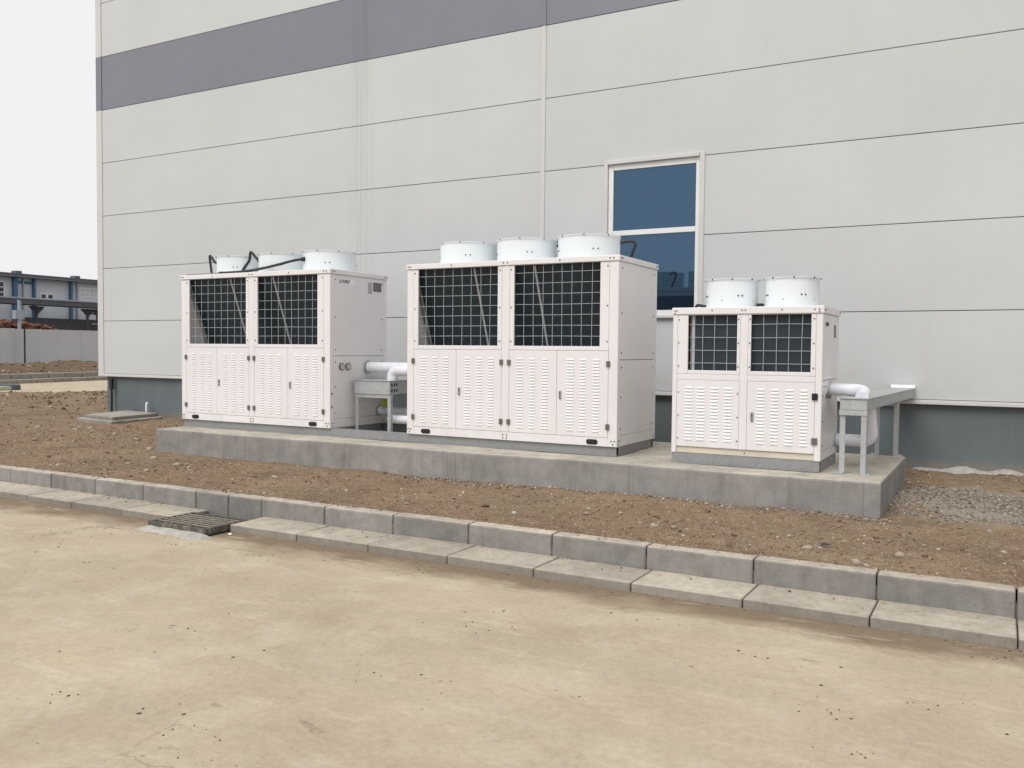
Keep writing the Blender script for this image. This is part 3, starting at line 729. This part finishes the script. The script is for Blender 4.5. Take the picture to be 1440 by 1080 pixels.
def small_unit(loc_):
    W, D, H = 1.375, .87, 1.318
    u = thing('chiller', 'small white two-fan chiller at the right end of the pad', 'chiller', loc_, 0, 'white air-cooled chillers on the pad')
    for x0, x1, y0, y1 in ((0, .045, 0, .05), (1.318, W, 0, .05), (0, .05, D - .05, D), (W - .05, W, D - .05, D)):
        bx('corner_post', 'cab', u, x0, x1, y0, y1, 0, H - .002, .004)
    bx('mid_post', 'cab', u, .645, .716, .0005, .04, .062, H - .002, .003)
    for x0, x1 in ((.0455, .6445), (.7165, 1.3175)): bx('cross_rail', 'cab', u, x0, x1, .001, .04, .70, .7545, .003)
    bx('bottom_rail', 'cab_shaded', u, .0455, 1.3175, .016, .05, .001, .0605, .003)
    bx('bottom_rail', 'cab', u, W - .048, W - .002, .0505, D - .0505, 0, .08, .003)
    bx('bottom_rail', 'cab', u, .002, .048, .0505, D - .0505, 0, .08, .003)
    for x0, x1 in ((W - .018, W - .003), (.003, .018)):
        bx('side_panel', 'cab', u, x0, x1, .052, D - .052, .084, .655, .003)
        bx('side_panel', 'cab', u, x0, x1, .052, D - .052, .66, .715, .003)
        bx('side_panel', 'cab', u, x0, x1, .052, D - .052, .72, H - .002, .003)
    bx('back_panel', 'cab', u, .052, W - .052, D - .018, D - .003, 0, H - .002, .003)
    bx('inner_deck', 'cab_in', u, .02, W - .02, .03, D - .03, .72, .735)
    MB().box(-.01, W + .01, -.01, D + .01, H, H + .066, .006, 2).build('lid', 'cab', u)
    hz = [.861, .982, 1.10, 1.223]
    grille(u, .0465, .6435, .148, .615, .756, H - .003, .792, H - .004, [.287, .40, .513], hz)
    grille(u, .7175, 1.3165, .744, 1.275, .756, H - .003, .792, H - .004, [.853, .966, 1.08, 1.195], hz)
    co = bx('coil', 'coil', u, .20, W - .05, .055, .12, .74, H - .01, 0)
    bx('end_plate', 'galv', co, .172, .1995, .05, .13, .74, H - .01, 0)
    bx('inner_post', 'cab_in', u, .146, .166, .08, .16, .74, H - .01, 0)
    p1 = bx('front_panel', 'cab', u, .0475, .6435, -.0005, .02, .063, .698, .003)
    tag(link('louvres', louvre_bank([(.125, .207), (.24, .323), (.37, .452), (.499, .582)], 17, .636, .0307, .0195, -.0005), 'cab', p1), kind='stuff')
    d = bx('door', 'cab', u, .7185, 1.3165, -.0005, .02, .063, .698, .003)
    tag(link('louvres', louvre_bank([(.802, .879), (.93, 1.006), (1.057, 1.138), (1.187, 1.261)], 17, .636, .0307, .0195, -.0005), 'cab', d), kind='stuff')
    hinge(d, 1.319, .575, .06, .05, 'black'); hinge(d, 1.322, .178, .06, .05); latch(d, .767, .374)
    P = []
    for x in (.062, .63):
        for z in (.14, .36, .58): P.append(((x, 0, z), (0, -1, 0)))
    for x in (.06, .628, .733, 1.30):
        for z in (.83, 1.05, 1.27): P.append(((x, 0, z), (0, -1, 0)))
    for x in (.02, .04, .38, .66, .69, 1.02, W - .07, W - .03): P.append(((x, -.01, H + .035), (0, -1, 0)))
    P += [((.02, -.01, H + .012), (0, -1, 0)), ((W - .03, -.01, H + .012), (0, -1, 0))]
    for y in (.03, .06, D - .03): P.append(((W + .01, y, H + .03), (1, 0, 0)))
    P.append(((.7, .016, .03), (0, -1, 0)))
    for y in (.09, D - .09):
        for z in (.13, .35, .58): P.append(((W - .003, y, z), (1, 0, 0)))
    bolts(u, P, .006)
    for k, cx in enumerate((.444, 1.013)): shroud(u, cx, D / 2, H + .066, .245, .28, k + 1)
    MB().box(.70, .76, .36, .42, H + .0665, H + .115, .006).build('cable_gland', 'black', u)
    MB().tube([(.16, .5, H + .10), (.06, .56, H + .115), (.03, .60, H + .07)], .015, 7).build('cable_hose', 'hose', u, True)
    x = W - .003
    b = MB().box(x, x + .002, .14, .30, 1.205, 1.245, .0).build('brand_sticker', 'plate2', u)
    lettering('SUNREF', .04, b, x + .003, .22, 1.224)
    bx('rating_plate', 'plate', u, x, x + .003, .60, .70, 1.11, 1.23, .001)
    return u
U3 = small_unit((12.341, -2.858, .63))
MB().cyl((1.368, .405, .63), (1.39, .405, .63), .078, 20).build('pipe_collar', 'galv', U3, True)
MB().cyl((1.368, .79, .132), (1.39, .79, .132), .07, 20).build('pipe_collar', 'galv', U3, True)
MB().box(1.37, 1.41, .24, .30, .555, .60, .008).cyl((1.38, .22, .575), (1.38, .335, .60), .008, 6).build('drain_valve', 'steel', U3)

# steel base frames
def channel(name, par, p0, p1, z0, z1, out):
    """C channel between two points, web plus flanges pointing along -out"""
    m = MB(); (x0, y0), (x1, y1) = p0, p1
    if y0 == y1:
        s = out; w0, w1 = sorted((y0, y0 - s * .008)); f0, f1 = sorted((y0, y0 - s * .06)); b0, b1 = sorted((y0 + s * .018, y0 - s * .06))
        m.box(x0, x1, w0, w1, z0 + .0105, z1 - .0085); m.box(x0, x1, f0, f1, z1 - .008, z1); m.box(x0, x1, b0, b1, z0, z0 + .010)
    else:
        s = out; w0, w1 = sorted((x0, x0 - s * .008)); f0, f1 = sorted((x0, x0 - s * .06))
        m.box(w0, w1, y0, y1, z0 + .0105, z1 - .0085); m.box(f0, f1, y0, y1, z1 - .008, z1); m.box(f0, f1, y0, y1, z0, z0 + .010)
    return m.build(name, 'channel', par)
bf = thing('base_frame', 'grey steel channel frame shared by the two large chillers on the pad', 'steel frame')
zb0, zb1 = PT + .004, .6295
channel('front_channel', bf, (5.47, -2.765), (11.735, -2.765), zb0, zb1, -1)
channel('rear_channel', bf, (5.47, -1.70), (11.735, -1.70), zb0, zb1, 1)
for x, s in ((11.735, 1), (9.19, -1), (8.02, 1), (5.47, -1)): channel('cross_channel', bf, (x + .0, -2.70), (x, -1.765), zb0, zb1, s)
bf3 = thing('base_frame', 'short grey steel channel frame under the small right chiller', 'steel frame')
channel('front_channel', bf3, (12.345, -2.85), (13.708, -2.85), zb0, zb1, -1)
channel('rear_channel', bf3, (12.345, -2.0), (13.708, -2.0), zb0, zb1, 1)
for x, s in ((13.708, 1), (12.345, -1)): channel('cross_channel', bf3, (x, -2.785), (x, -2.065), zb0, zb1, s)

# ---------------------------------------------------------------- pipe racks and pipes
def rack(label, loc_, rz, wd, ln, zt, th, legs, slots=False):
    """closed cable tray on angle-iron legs; local y runs to the wall"""
    r = thing('pipe_rack', label, 'pipe rack', loc_, rz)
    t = MB().box(0, wd, 0, ln, zt - th, zt - .003, .002).build('tray', 'galv', r)
    bx('tray_lid', 'galv', r, -.012, wd + .012, -.012, ln, zt - .0025, zt + .006, .002)
    z0 = PT + .006 - loc_[2]
    for x, y in legs:
        s = 1 if x < wd / 2 else -1
        xa, xb = sorted((x, x + s * .005)); xc, xd = sorted((x + s * .0055, x + s * .045))
        m = MB().box(xa, xb, y, y + .045, z0, zt - th - .001).box(xc, xd, y, y + .005, z0 + .0005, zt - th - .002)
        lg = m.build('leg', 'galv', r)
        MB().box(x - .03 if s < 0 else x - .045, x + .045 if s < 0 else x + .03, y - .04, y + .06, z0 - .003, z0 + .0045, .001).cyl((x - s * .02, y + .0, z0 + .004), (x - s * .02, y + .0, z0 + .018), .009, 6).build('base_plate', 'galv', lg)
    for y in sorted({l[1] for l in legs}):
        bx('cross_bar', 'galv', r, -.004, wd + .004, y - .0065, y - .0005, zt - th - .046, zt - th - .002, .001)
    if slots:
        m = MB()
        for i in range(3):
            for k in range(2): m.box(wd + .0005, wd + .003, .03 + i * .05, .055 + i * .05, zt - th + .03 + k * .07, zt - th + .065 + k * .07)
        tag(m.build('slot_holes', 'pit', t), kind='stuff')
        bx('splice_plate', 'galv', t, wd + .0003, wd + .0018, .006, .25, zt - th + .006, zt - .01, 0)
    return r
rack('galvanised pipe tray on slim legs between the two large chillers', (8.105, -2.42, 0), 0, .54, 2.40, 1.207, .165, [(0, .02), (.54, .02), (.54, .9), (0, 1.6), (.54, 1.6)], True)
rk = rack('galvanised pipe tray on legs running to the wall right of the small chiller', (13.868, -2.83, 0), R(-3.0), .225, 2.82, 1.198, .10, [(0, .015), (.225, .0), (.225, 1.74), (0, 1.74)])
MB().poly([(-.01, 2.76, 1.206), (.235, 2.76, 1.206), (.24, 2.815, 1.23), (-.02, 2.815, 1.23), (-.01, 2.76, 1.212), (.235, 2.76, 1.212), (.24, 2.8, 1.24), (-.02, 2.8, 1.24)],
          [(0, 1, 2, 3), (7, 6, 5, 4), (0, 4, 5, 1), (1, 5, 6, 2), (2, 6, 7, 3), (3, 7, 4, 0)]).build('wall_reflection', 'sticker', rk)  # added white strip imitating the tray's bright reflection on the wall

def pipe(label, pts, r, bend, bands=()):
    t = thing('insulated_pipe', label, 'pipe', pts[0]); o = Vector(pts[0])
    P = [p - o for p in pipe_path(pts, bend)]
    b = MB().tube(P, r, 20, smooth=1).build('jacket', 'pipe', t, True)
    for (c, d) in bands:
        c = Vector(c) - o; d = Vector(d).normalized(); MB().cyl(c - d * .006, c + d * .006, r + .003, 22).build('tape_band', 'pipe', b, True)
    return t
pipe('white insulated pipe leaving the upper side of the left chiller', [(8.062, -2.08, 1.365), (8.72, -2.08, 1.365), (8.72, -1.35, 1.365), (8.45, -1.35, 1.365), (8.45, -1.35, 1.215)], .065, .10, [((8.55, -2.08, 1.365), (1, 0, 0)), ((8.60, -2.08, 1.365), (1, 0, 0)), ((8.1, -2.08, 1.365), (1, 0, 0))])
pipe('white insulated elbow pipe rising from the tray beside the middle chiller', [(9.172, -2.30, 1.335), (8.60, -2.30, 1.335), (8.60, -2.30, 1.213)], .066, .09, [((9.10, -2.30, 1.335), (1, 0, 0)), ((8.85, -2.30, 1.335), (1, 0, 0)), ((8.60, -2.30, 1.24), (0, 0, 1))])
lp = pipe('low white pipe with a yellow-green tag beside the left chiller', [(8.062, -1.85, .80), (8.95, -1.85, .80), (8.95, -1.35, .80), (8.95, -1.35, 1.04)], .05, .09, [((8.3, -1.85, .8), (1, 0, 0))])
bx('valve_tag', 'tag', lp, .04, .10, -.012, .012, .052, .15, .003)
pipe('lowest white pipe running behind the legs into the middle chiller', [(9.172, -2.25, .735), (8.5, -2.25, .735), (8.5, -1.5, .735), (8.5, -1.5, 1.038)], .05, .09)
MB().tube([(8.70, -1.9, 1.18), (8.95, -1.88, 1.175), (9.172, -1.86, 1.17)], .012, 8).box(8.68, 8.74, -1.93, -1.87, 1.16, 1.2, .006)
pipe('white insulated pipe curving from the small chiller down into its tray', [(13.729, -2.453, 1.26), (14.03, -2.453, 1.262), (14.03, -2.70, 1.205)], .056, .13, [((13.77, -2.453, 1.26), (1, 0, 0))])
pipe('white pipe bending up under the tray beside the small chiller', [(13.729, -2.068, .762), (14.05, -2.068, .762), (14.02, -2.12, 1.095)], .058, .10, [((13.80, -2.068, .762), (1, 0, 0))])

# ---------------------------------------------------------------- drain, manhole slab, small things by the wall
dr = thing('drain_grate', 'weathered iron drain grate set in the gutter on a mortar bed', 'drain', (8.57, -5.82, 0))
GW, GD = .71, .50
MB().box(-.015, GW + .015, -.02, GD + .16, -.08, .012).build('pit', 'pit', dr)
MB().box(0, GW, 0, .03, .012, .066, .003).box(0, GW, GD - .02, GD, .03, .066, .003).box(0, .025, .0305, GD - .0205, .03, .066, .003).box(GW - .025, GW, .0305, GD - .0205, .012, .066, .003).build('rim', 'grate', dr)
for k in range(1, 3): bx('rib', 'grate', dr, GW * k / 3 - .011, GW * k / 3 + .011, .031, GD - .021, .050, .063, .002)
for k in range(6):
    y = .03 + (k + 1) * (GD - .05) / 7
    bx('bar', 'gratebar', dr, .0255, GW - .0255, y - .011, y + .011, .054, .0655, .002)
# mortar haunch along the front of the grate
m = MB(); rnd = random.Random(3); N = 14; A, B, C2 = [], [], []
for k in range(N + 1):
    x = -.10 + (GW + .2) * k / N; q = min(1, k / 1.6, (N - k) / 1.6); A.append((x, -.002, -.006 + q * (.034 + rnd.uniform(-.005, .005)))); B.append((x + rnd.uniform(-.01, .01), -.08 + rnd.uniform(-.015, .02), -.006 + q * (.026 + rnd.uniform(-.005, .005)))); C2.append((x + rnd.uniform(-.02, .02), -.13 + rnd.uniform(-.02, .03), -.006))
m.poly(A + B + C2, [(k, k + 1, N + 2 + k, N + 1 + k) for k in range(N)] + [(N + 1 + k, N + 2 + k, 2 * N + 3 + k, 2 * N + 2 + k) for k in range(N)])
m.build('mortar_bed', 'mortar', dr)
MB().box(GW + .004, GW + .014, .27, .66, .0, .05, .003).build('mortar_joint', 'jointmud', dr)

sl2 = thing('manhole_slab', 'square concrete manhole slab lying against the hall plinth at the left', 'concrete slab', (1.3, -.64, 0))
def quad_prism(q, z0, z1, jit=0):
    m = MB(); k = 12; ring = []
    for i in range(4):
        a, b = Vector(q[i]), Vector(q[(i + 1) % 4])
        for j in range(k): t = j / k; p = a.lerp(b, t); ring.append((p.x + random.uniform(-jit, jit), p.y + random.uniform(-jit, jit)))
    n = len(ring); c = Vector((sum(p[0] for p in ring) / n, sum(p[1] for p in ring) / n))
    L = [[m.bm.verts.new((x, y, z0)) for x, y in ring], [m.bm.verts.new((x, y, z1 - .012)) for x, y in ring], [m.bm.verts.new((c.x + (x - c.x) * .985, c.y + (y - c.y) * .985, z1)) for x, y in ring]]
    for a, b in zip(L, L[1:]):
        for i in range(n): m.bm.faces.new((a[i], a[(i + 1) % n], b[(i + 1) % n], b[i]))
    m.bm.faces.new(L[-1]); return m
quad_prism([(-.31, -.47), (.62, -.60), (.43, .48), (-.62, .62)], .335, .395, .004).build('cover', 'lidc', sl2)
quad_prism([(-.42, -.53), (.70, -.68), (.58, .48), (-.68, .60)], .10, .334, .012).build('collar', 'lidc', sl2)
tag(MB().tube([(1.31, -.07, .25), (1.31, -.07, .53), (1.31, -.05, .555)], .022, 10, smooth=2).build('pipe_stub', 'pipe'), 'short white pipe stub standing by the plinth behind the slab', 'pipe')
tag(MB().tube([(.27, -.035, .2), (.275, -.03, .62), (.27, -.03, .79)], .02, 8).box(.235, .31, -.05, -.005, .78, .99, .004).build('cable_pipe', 'black'), 'thin black pipe fixed to the plinth near its left corner', 'pipe')
# mortar spill along the foot of the plinth
m = MB(); N = 40; A, B, C2 = [], [], []; rnd = random.Random(8)
for k in range(N + 1):
    x = 14.25 + 1.45 * k / N; b = max(0, math.sin(math.pi * k / N)) * (.6 + .4 * math.sin(k * .5 + 1)) + .1
    A.append((x, .045, .285 + .055 * b + rnd.uniform(-.004, .006))); B.append((x, -.05 - .05 * b, .283 + .045 * b + rnd.uniform(-.008, .008))); C2.append((x, -.13 - .07 * b + rnd.uniform(-.02, .02), .20))
m.poly(A + B + C2, [(k, k + 1, N + 2 + k, N + 1 + k) for k in range(N)] + [(N + 1 + k, N + 2 + k, 2 * N + 3 + k, 2 * N + 2 + k) for k in range(N)])
tag(m.build('mortar_spill', 'mortar', smooth=True), 'pale mortar spilled along the foot of the plinth at the right', 'mortar')

# ---------------------------------------------------------------- loose stones, crumbs and gravel
ib = bmesh.new(); bmesh.ops.create_icosphere(ib, subdivisions=1, radius=1); ib.verts.ensure_lookup_table()
IV = np.array([v.co[:] for v in ib.verts]); IF = np.array([[v.index for v in f.verts] for f in ib.faces]); ib.free()
def scatter(name, px, py, pz, size, mat, flat=.65, parent=None):
    n = len(px); V = np.repeat(IV[None], n, 0) * (1 + RNG.uniform(-.5, .35, (n, len(IV), 1)))
    sx_ = size[:, None] * RNG.uniform(.75, 1.35, (n, 1)); sy_ = size[:, None] * RNG.uniform(.7, 1.2, (n, 1)); sz_ = size[:, None] * flat * RNG.uniform(.7, 1.2, (n, 1))
    a = RNG.uniform(0, 6.28, (n, 1)); x = V[..., 0] * sx_; y = V[..., 1] * sy_
    co = np.stack([px[:, None] + x * np.cos(a) - y * np.sin(a), py[:, None] + x * np.sin(a) + y * np.cos(a), pz[:, None] + V[..., 2] * sz_], -1).reshape(-1, 3)
    F = (IF[None] + (np.arange(n) * len(IV))[:, None, None]).reshape(-1, 3)
    me = bpy.data.meshes.new(name); me.vertices.add(len(co)); me.vertices.foreach_set('co', co.ravel()); me.loops.add(F.size)
    me.loops.foreach_set('vertex_index', F.ravel().astype(np.int32)); me.polygons.add(len(F)); me.polygons.foreach_set('loop_start', np.arange(0, F.size, 3, dtype=np.int32)); me.update(calc_edges=True)
    at_ = me.attributes.new('tint', 'FLOAT', 'POINT'); at_.data.foreach_set('value', np.repeat(RNG.uniform(0, 1, n), len(IV)).astype(np.float32))
    return link(name, me, mat, parent)
def keep(px, py): return ~((px > PX0 - .01) & (px < PX1 + .01) & (py > PY0 - .01) & (py < PY1 + .01))
N = 60000
px = RNG.uniform(-6.8, 19, N); py = RNG.uniform(-4.97, -.04, N); dens = fbm(px, py, 1.3, 4, 77) + .5
k = keep(px, py) & (RNG.uniform(0, 1, N) < np.clip(dens * 1.6 - .35, .05, 1)); px, py = px[k], py[k]
sz = .0035 + .016 * RNG.uniform(0, 1, len(px)) ** 7 + .005 * RNG.uniform(0, 1, len(px))
tag(scatter('soil_crumbs', px, py, soil_z(px, py) + sz * .1, sz, 'clod'), 'loose crumbs of brown soil strewn over the verge', 'soil crumbs', kind='stuff')
px = RNG.uniform(-3, 16.5, 700); py = RNG.uniform(-4.8, -.3, 700); k = keep(px, py) & ((fbm(px, py, .8, 3, 123) > .0) | (px < 5)); px, py = px[k], py[k]; sz = .012 + .03 * RNG.uniform(0, 1, len(px)) ** 3
tag(scatter('soil_lumps', px, py, soil_z(px, py) + sz * .05, sz, 'clod', .5), 'larger dry lumps of soil lying about the verge', 'soil lumps', kind='stuff')
N = 3000                                             # crumbs and mounds beyond the left corner
px = RNG.uniform(-7, -.2, N); py = RNG.uniform(0, 14, N); sz = .015 + .04 * RNG.uniform(0, 1, N) ** 4
tag(scatter('soil_crumbs', px, py, soil_z(px, py) + sz * .2, sz, 'clod'), 'coarser soil crumbs on the mound beyond the hall corner', 'soil crumbs', kind='stuff')
N = 15000                                             # gravel right of the pad and along its foot
rr = np.sqrt(RNG.uniform(0, 1, N)); aa = RNG.uniform(0, 6.283, N); rr = rr * (.8 + .45 * vnoise(np.cos(aa) * 2.2 + 9, np.sin(aa) * 2.2 + 4, 5)); px = 15.2 + rr * np.cos(aa) * 1.35; py = -2.3 + rr * np.sin(aa) * .95
N2 = 2600; px = np.concatenate([px, RNG.uniform(9.6, 14.35, N2)]); py = np.concatenate([py, PY0 - .02 - np.abs(RNG.normal(0, .11, N2))])
dens = fbm(px, py, 2.2, 4, 91) + .5
k = keep(px, py) & (RNG.uniform(0, 1, len(px)) < np.clip(dens * 2.2 - .5, .05, 1)); px, py = px[k], py[k]
sz = .0045 + .012 * RNG.uniform(0, 1, len(px)) ** 3.5
tag(scatter('gravel', px, py, soil_z(px, py) + sz * .25, sz, 'grit'), 'grey gravel spread on the soil at the right end of the pad', 'gravel', kind='stuff')
# stones large enough to pick out
for (x, y, s) in [(12.62, -4.42, .035), (12.75, -4.46, .05), (12.9, -4.43, .03), (13.95, -4.62, .055), (14.02, -4.55, .03), (14.53, -4.55, .045), (14.3, -4.80, .05), (14.36, -4.83, .03), (11.5, -4.45, .03), (11.9, -4.52, .032), (12.1, -4.3, .035),
                  (15.15, -4.2, .03), (15.3, -4.1, .035), (15.05, -3.4, .03), (15.3, -3.35, .025), (10.3, -4.4, .03), (9.5, -4.25, .03), (8.4, -4.1, .035), (8.0, -4.3, .04), (7.4, -3.9, .045), (6.8, -4.0, .06), (6.2, -4.2, .045), (6.9, -4.5, .04), (5.9, -3.6, .05), (5.2, -3.1, .06), (4.3, -2.6, .06), (3.4, -2.3, .05), (3.0, -3.3, .07), (2.4, -2.0, .06), (1.2, -2.1, .07), (15.9, -2.1, .06), (15.95, -2.6, .05), (15.6, -2.75, .05), (8.9, -4.75, .03), (5.62, -4.7, .05)]:
    st = scatter('stone', np.array([0.]), np.array([0.]), np.array([0.]), np.array([s * .85]), 'stone', .6, soil); st.location = (x, y, float(soil_z(x, y)) + s * .08)
N = 1700                                             # dark crumbs on the road, in loose clusters
cx = RNG.uniform(6, 15.5, 75); cy = RNG.uniform(-9.9, -5.75, 75); sp_ = RNG.uniform(.02, .16, 75); w_ = RNG.integers(0, 75, N); px = cx[w_] + RNG.normal(0, 1, N) * sp_[w_] * 1.3; py = cy[w_] + RNG.normal(0, 1, N) * sp_[w_] * .6
px = np.concatenate([px, RNG.uniform(3, 16.5, 320), RNG.uniform(0, 17, 500)]); py = np.concatenate([py, RNG.uniform(-10.2, -5.7, 320), -5.57 - np.abs(RNG.normal(0, .07, 500))])
sz = .0016 + .0075 * RNG.uniform(0, 1, len(px)) ** 5; k = py < -5.56
tag(scatter('road_crumbs', px[k], py[k], sz[k] * .15, sz[k], 'crumb', .5), 'dark dirt crumbs scattered over the sandy concrete road', 'dirt crumbs', kind='stuff')
px = RNG.uniform(2, 17, 900); py = np.where(RNG.uniform(0, 1, 900) < .62, -5.0 - np.abs(RNG.normal(0, .035, 900)), -5.135 - np.abs(RNG.normal(0, .09, 900)))
pz = np.where(py > -5.115, .222, .063); k = ((py > -5.11) | (py < -5.14)) & (py > -5.53) & ~((px > 8.5) & (px < 9.35) & (py < -5.12)); sz = .003 + .009 * RNG.uniform(0, 1, 900) ** 4
tag(scatter('spilled_crumbs', px[k], py[k], pz[k], sz[k], 'clod', .5), 'soil crumbs spilled onto the kerb tops and gutter stones', 'soil crumbs', kind='stuff')
tag(MB().poly([(9.38, -5.66, .004), (9.41, -5.665, .004), (9.415, -5.64, .01), (9.39, -5.635, .014), (9.38, -5.65, .012), (9.40, -5.65, .018)], [(0, 1, 5), (1, 2, 5), (2, 3, 5), (3, 4, 5), (4, 0, 5), (0, 4, 3, 2, 1)]).build('litter', 'white'), 'crumpled white scrap lying beside the drain grate', 'litter')
tag(MB().poly([(14.0, -4.5, .235), (14.06, -4.515, .235), (14.075, -4.48, .24), (14.02, -4.465, .243), (14.035, -4.49, .252)], [(0, 1, 4), (1, 2, 4), (2, 3, 4), (3, 0, 4), (0, 3, 2, 1)]).build('litter', 'hose'), 'dark blue crumpled scrap on the soil near the kerb', 'litter')

# ---------------------------------------------------------------- beyond the cross road: hoarding, post, works building
fe = thing('hoarding_fence', 'grey corrugated sheet fence across the side road', 'fence', (-47, 10, .1))
bankf = {}
def sheet_panel(L):
    m = MB(); n = int(L / .09); v = []
    for k in range(n + 1):
        for z in (0, 2.72): v.append((.012 * (1 if (k // 2) % 2 else 0), L * k / n, z))
    m.poly(v, [(2 * k, 2 * k + 2, 2 * k + 3, 2 * k + 1) for k in range(n)]); b = len(v)
    return m.mesh('sheet')
shm = sheet_panel(5.30)
for k in range(8):
    y0 = 17.05 - 3 * 5.33 + k * 5.33
    link('sheet_panel', shm, 'sheet', fe).location = (random.uniform(-.01, .01), y0, random.uniform(-.02, .03))
    bx('post', 'sheet', fe, .02, .05, y0 - .045, y0 - .005, 0, 2.74, 0)
tag(MB().cyl((-46.2, 27.33, 0), (-46.2, 27.33, 2.85), .055, 8).build('stay_post', 'black'), 'thin black post standing in front of the grey fence', 'post')
tag(MB().cyl((-48.2, 28.2, 0), (-48.2, 28.2, 4.95), .13, 8).box(-48.5, -48.1, 27.85, 28.55, 3.55, 4.2).build('signal_post', 'broof'), 'pale post with a box showing above the grey fence', 'post')

wb = thing('works_building', 'low pale blue and white works building behind the grey fence', 'building', (-58, 0, 0), R(1.0))
MB().box(-12, 0, 10, 75, -.2, 7.4).build('wall', 'bwall', wb)
rf = MB().poly([(-12, 10, 7.4), (.9, 10, 7.42), (.9, 75, 7.42), (-12, 75, 7.4), (-12, 10, 7.75), (.9, 10, 7.62), (.9, 75, 7.62), (-12, 75, 8.1)], [(0, 1, 2, 3), (4, 7, 6, 5), (0, 4, 5, 1), (1, 5, 6, 2), (2, 6, 7, 3), (3, 7, 4, 0)]).build('roof', 'broof', wb)
bx('eave_board', 'bdark', rf, .91, .96, 10, 75, 7.5, 7.70, 0)
for y in (34.1, 39.6): bx('roof_vent', 'bdark', rf, -.2, .5, y, y + .5, 7.63, 7.95, 0)
bx('roof_box', 'bwall', rf, -3, -1, 29.6, 33.2, 7.9, 8.5, 0)
for y, wd in ((34.0, .35), (35.8, .18), (39.3, .2), (28.5, .35)): bx('column', 'bblue', wb, .02, .32, y, y + wd, 0, 7.41, 0)
for y in (34.9, 40.0, 31.0): bx('downpipe', 'broof', wb, .05, .17, y, y + .1, 3, 7.41, 0)
bx('fascia_band', 'bblue', wb, .01, .06, 34.4, 35.75, 6.9, 7.15, 0)
def far_window(y0, y1, z0, z1, nx, nz, mat='bwin'):
    f = MB().box(.005, .05, y0 - .08, y1 + .08, z0 - .08, z1 + .08).build('window', 'frame', wb)
    for i in range(nx):
        for j in range(nz):
            a = y0 + (y1 - y0) * i / nx + .04; b = y0 + (y1 - y0) * (i + 1) / nx - .04; c = z0 + (z1 - z0) * j / nz + .04; d = z0 + (z1 - z0) * (j + 1) / nz - .04
            bx('pane', mat, f, .051, .056, a, b, c, d, 0)
far_window(31.6, 33.3, 5.65, 6.95, 3, 3)
far_window(36.6, 37.1, 5.75, 6.15, 1, 1); far_window(37.25, 37.75, 5.75, 6.15, 1, 1)
far_window(40.4, 42.4, 5.8, 6.9, 4, 3, 'bwall')
far_window(28.9, 30.6, 5.65, 6.95, 3, 3)
cn = thing('canopy', 'dark flat canopy on branching posts in front of the works building', 'canopy', (-54, 0, 0), R(1.0))
MB().box(-.6, 1.5, 12, 70, 4.92, 5.36).build('roof', 'bdark', cn)
bx('roof_edge', 'broof', cn, 1.505, 1.57, 12, 70, 5.33, 5.44, 0)
for y in (28.0, 33.6, 38.3, 39.3):
    p = MB().cyl((0, y, -.1), (0, y, 4.85), .12, 8)
    p.build('post', 'bdark', cn)
    MB().poly([(0, y - .7, 4.84), (0, y + .7, 4.84), (0, y + .1, 4.2), (0, y - .1, 4.2), (.1, y - .7, 4.84), (.1, y + .7, 4.84), (.1, y + .1, 4.2), (.1, y - .1, 4.2)], [(0, 1, 2, 3), (7, 6, 5, 4), (0, 4, 5, 1), (1, 5, 6, 2), (2, 6, 7, 3), (3, 7, 4, 0)]).build('bracket', 'bdark', cn)
bx('low_wall', 'bdark', cn, -1.2, -1.0, 33.2, 70, 0, 3.95, 0)
for z, mat in ((4.45, 'bdark'), (3.55, 'broof')): MB().cyl((.1, 38.6, z), (.1, 60, z), .07, 8).build('service_pipe', mat, cn)
px = RNG.uniform(-46, -22, 5000); py = RNG.uniform(8, 38, 5000); sz = .03 + .12 * RNG.uniform(0, 1, 5000) ** 5
tag(scatter('soil_clods', px, py, far_z(px, py), sz, 'clod'), 'rough soil clods on the strip before the grey fence', 'soil clods', kind='stuff')
hp = RNG.uniform(0, 1, (2600, 2)); px = -51.5 - hp[:, 0] * 2.0; py = 20 + hp[:, 1] * 14.5; pz = RNG.uniform(.4, 1, 2600) * (3.35 + .15 * np.sin(py * 1.3) - .9 * np.clip(py - 33, 0, 2))
tag(scatter('rubble_heap', px, py, pz, RNG.uniform(.15, .4, 2600), 'brick', .5), 'heap of reddish rubble showing above the fence at the far left', 'rubble heap', kind='stuff')
px = RNG.normal(-53.6, .4, 1500); py = RNG.uniform(22, 31.5, 1500); pz = 2.9 + RNG.uniform(0, 1, 1500) * (1.75 - .15 * (py - 22))
tag(scatter('scrap_pile', px, py, pz - .1, RNG.uniform(.1, .26, 1500), 'leafdark', .9), 'dark pile on top of the rubble under the canopy', 'pile', kind='stuff')
ds = thing('drain_slab', 'pale low slab with a dark end lying on the side road', 'slab', (-16.3, 6.05, 0))
bx('slab', 'greenc', ds, -.6, .5, -3.5, 2.0, .0, .13, .01); bx('end_block', 'bdark', ds, -.3, .52, 1.75, 2.1, .0, .20, .02)
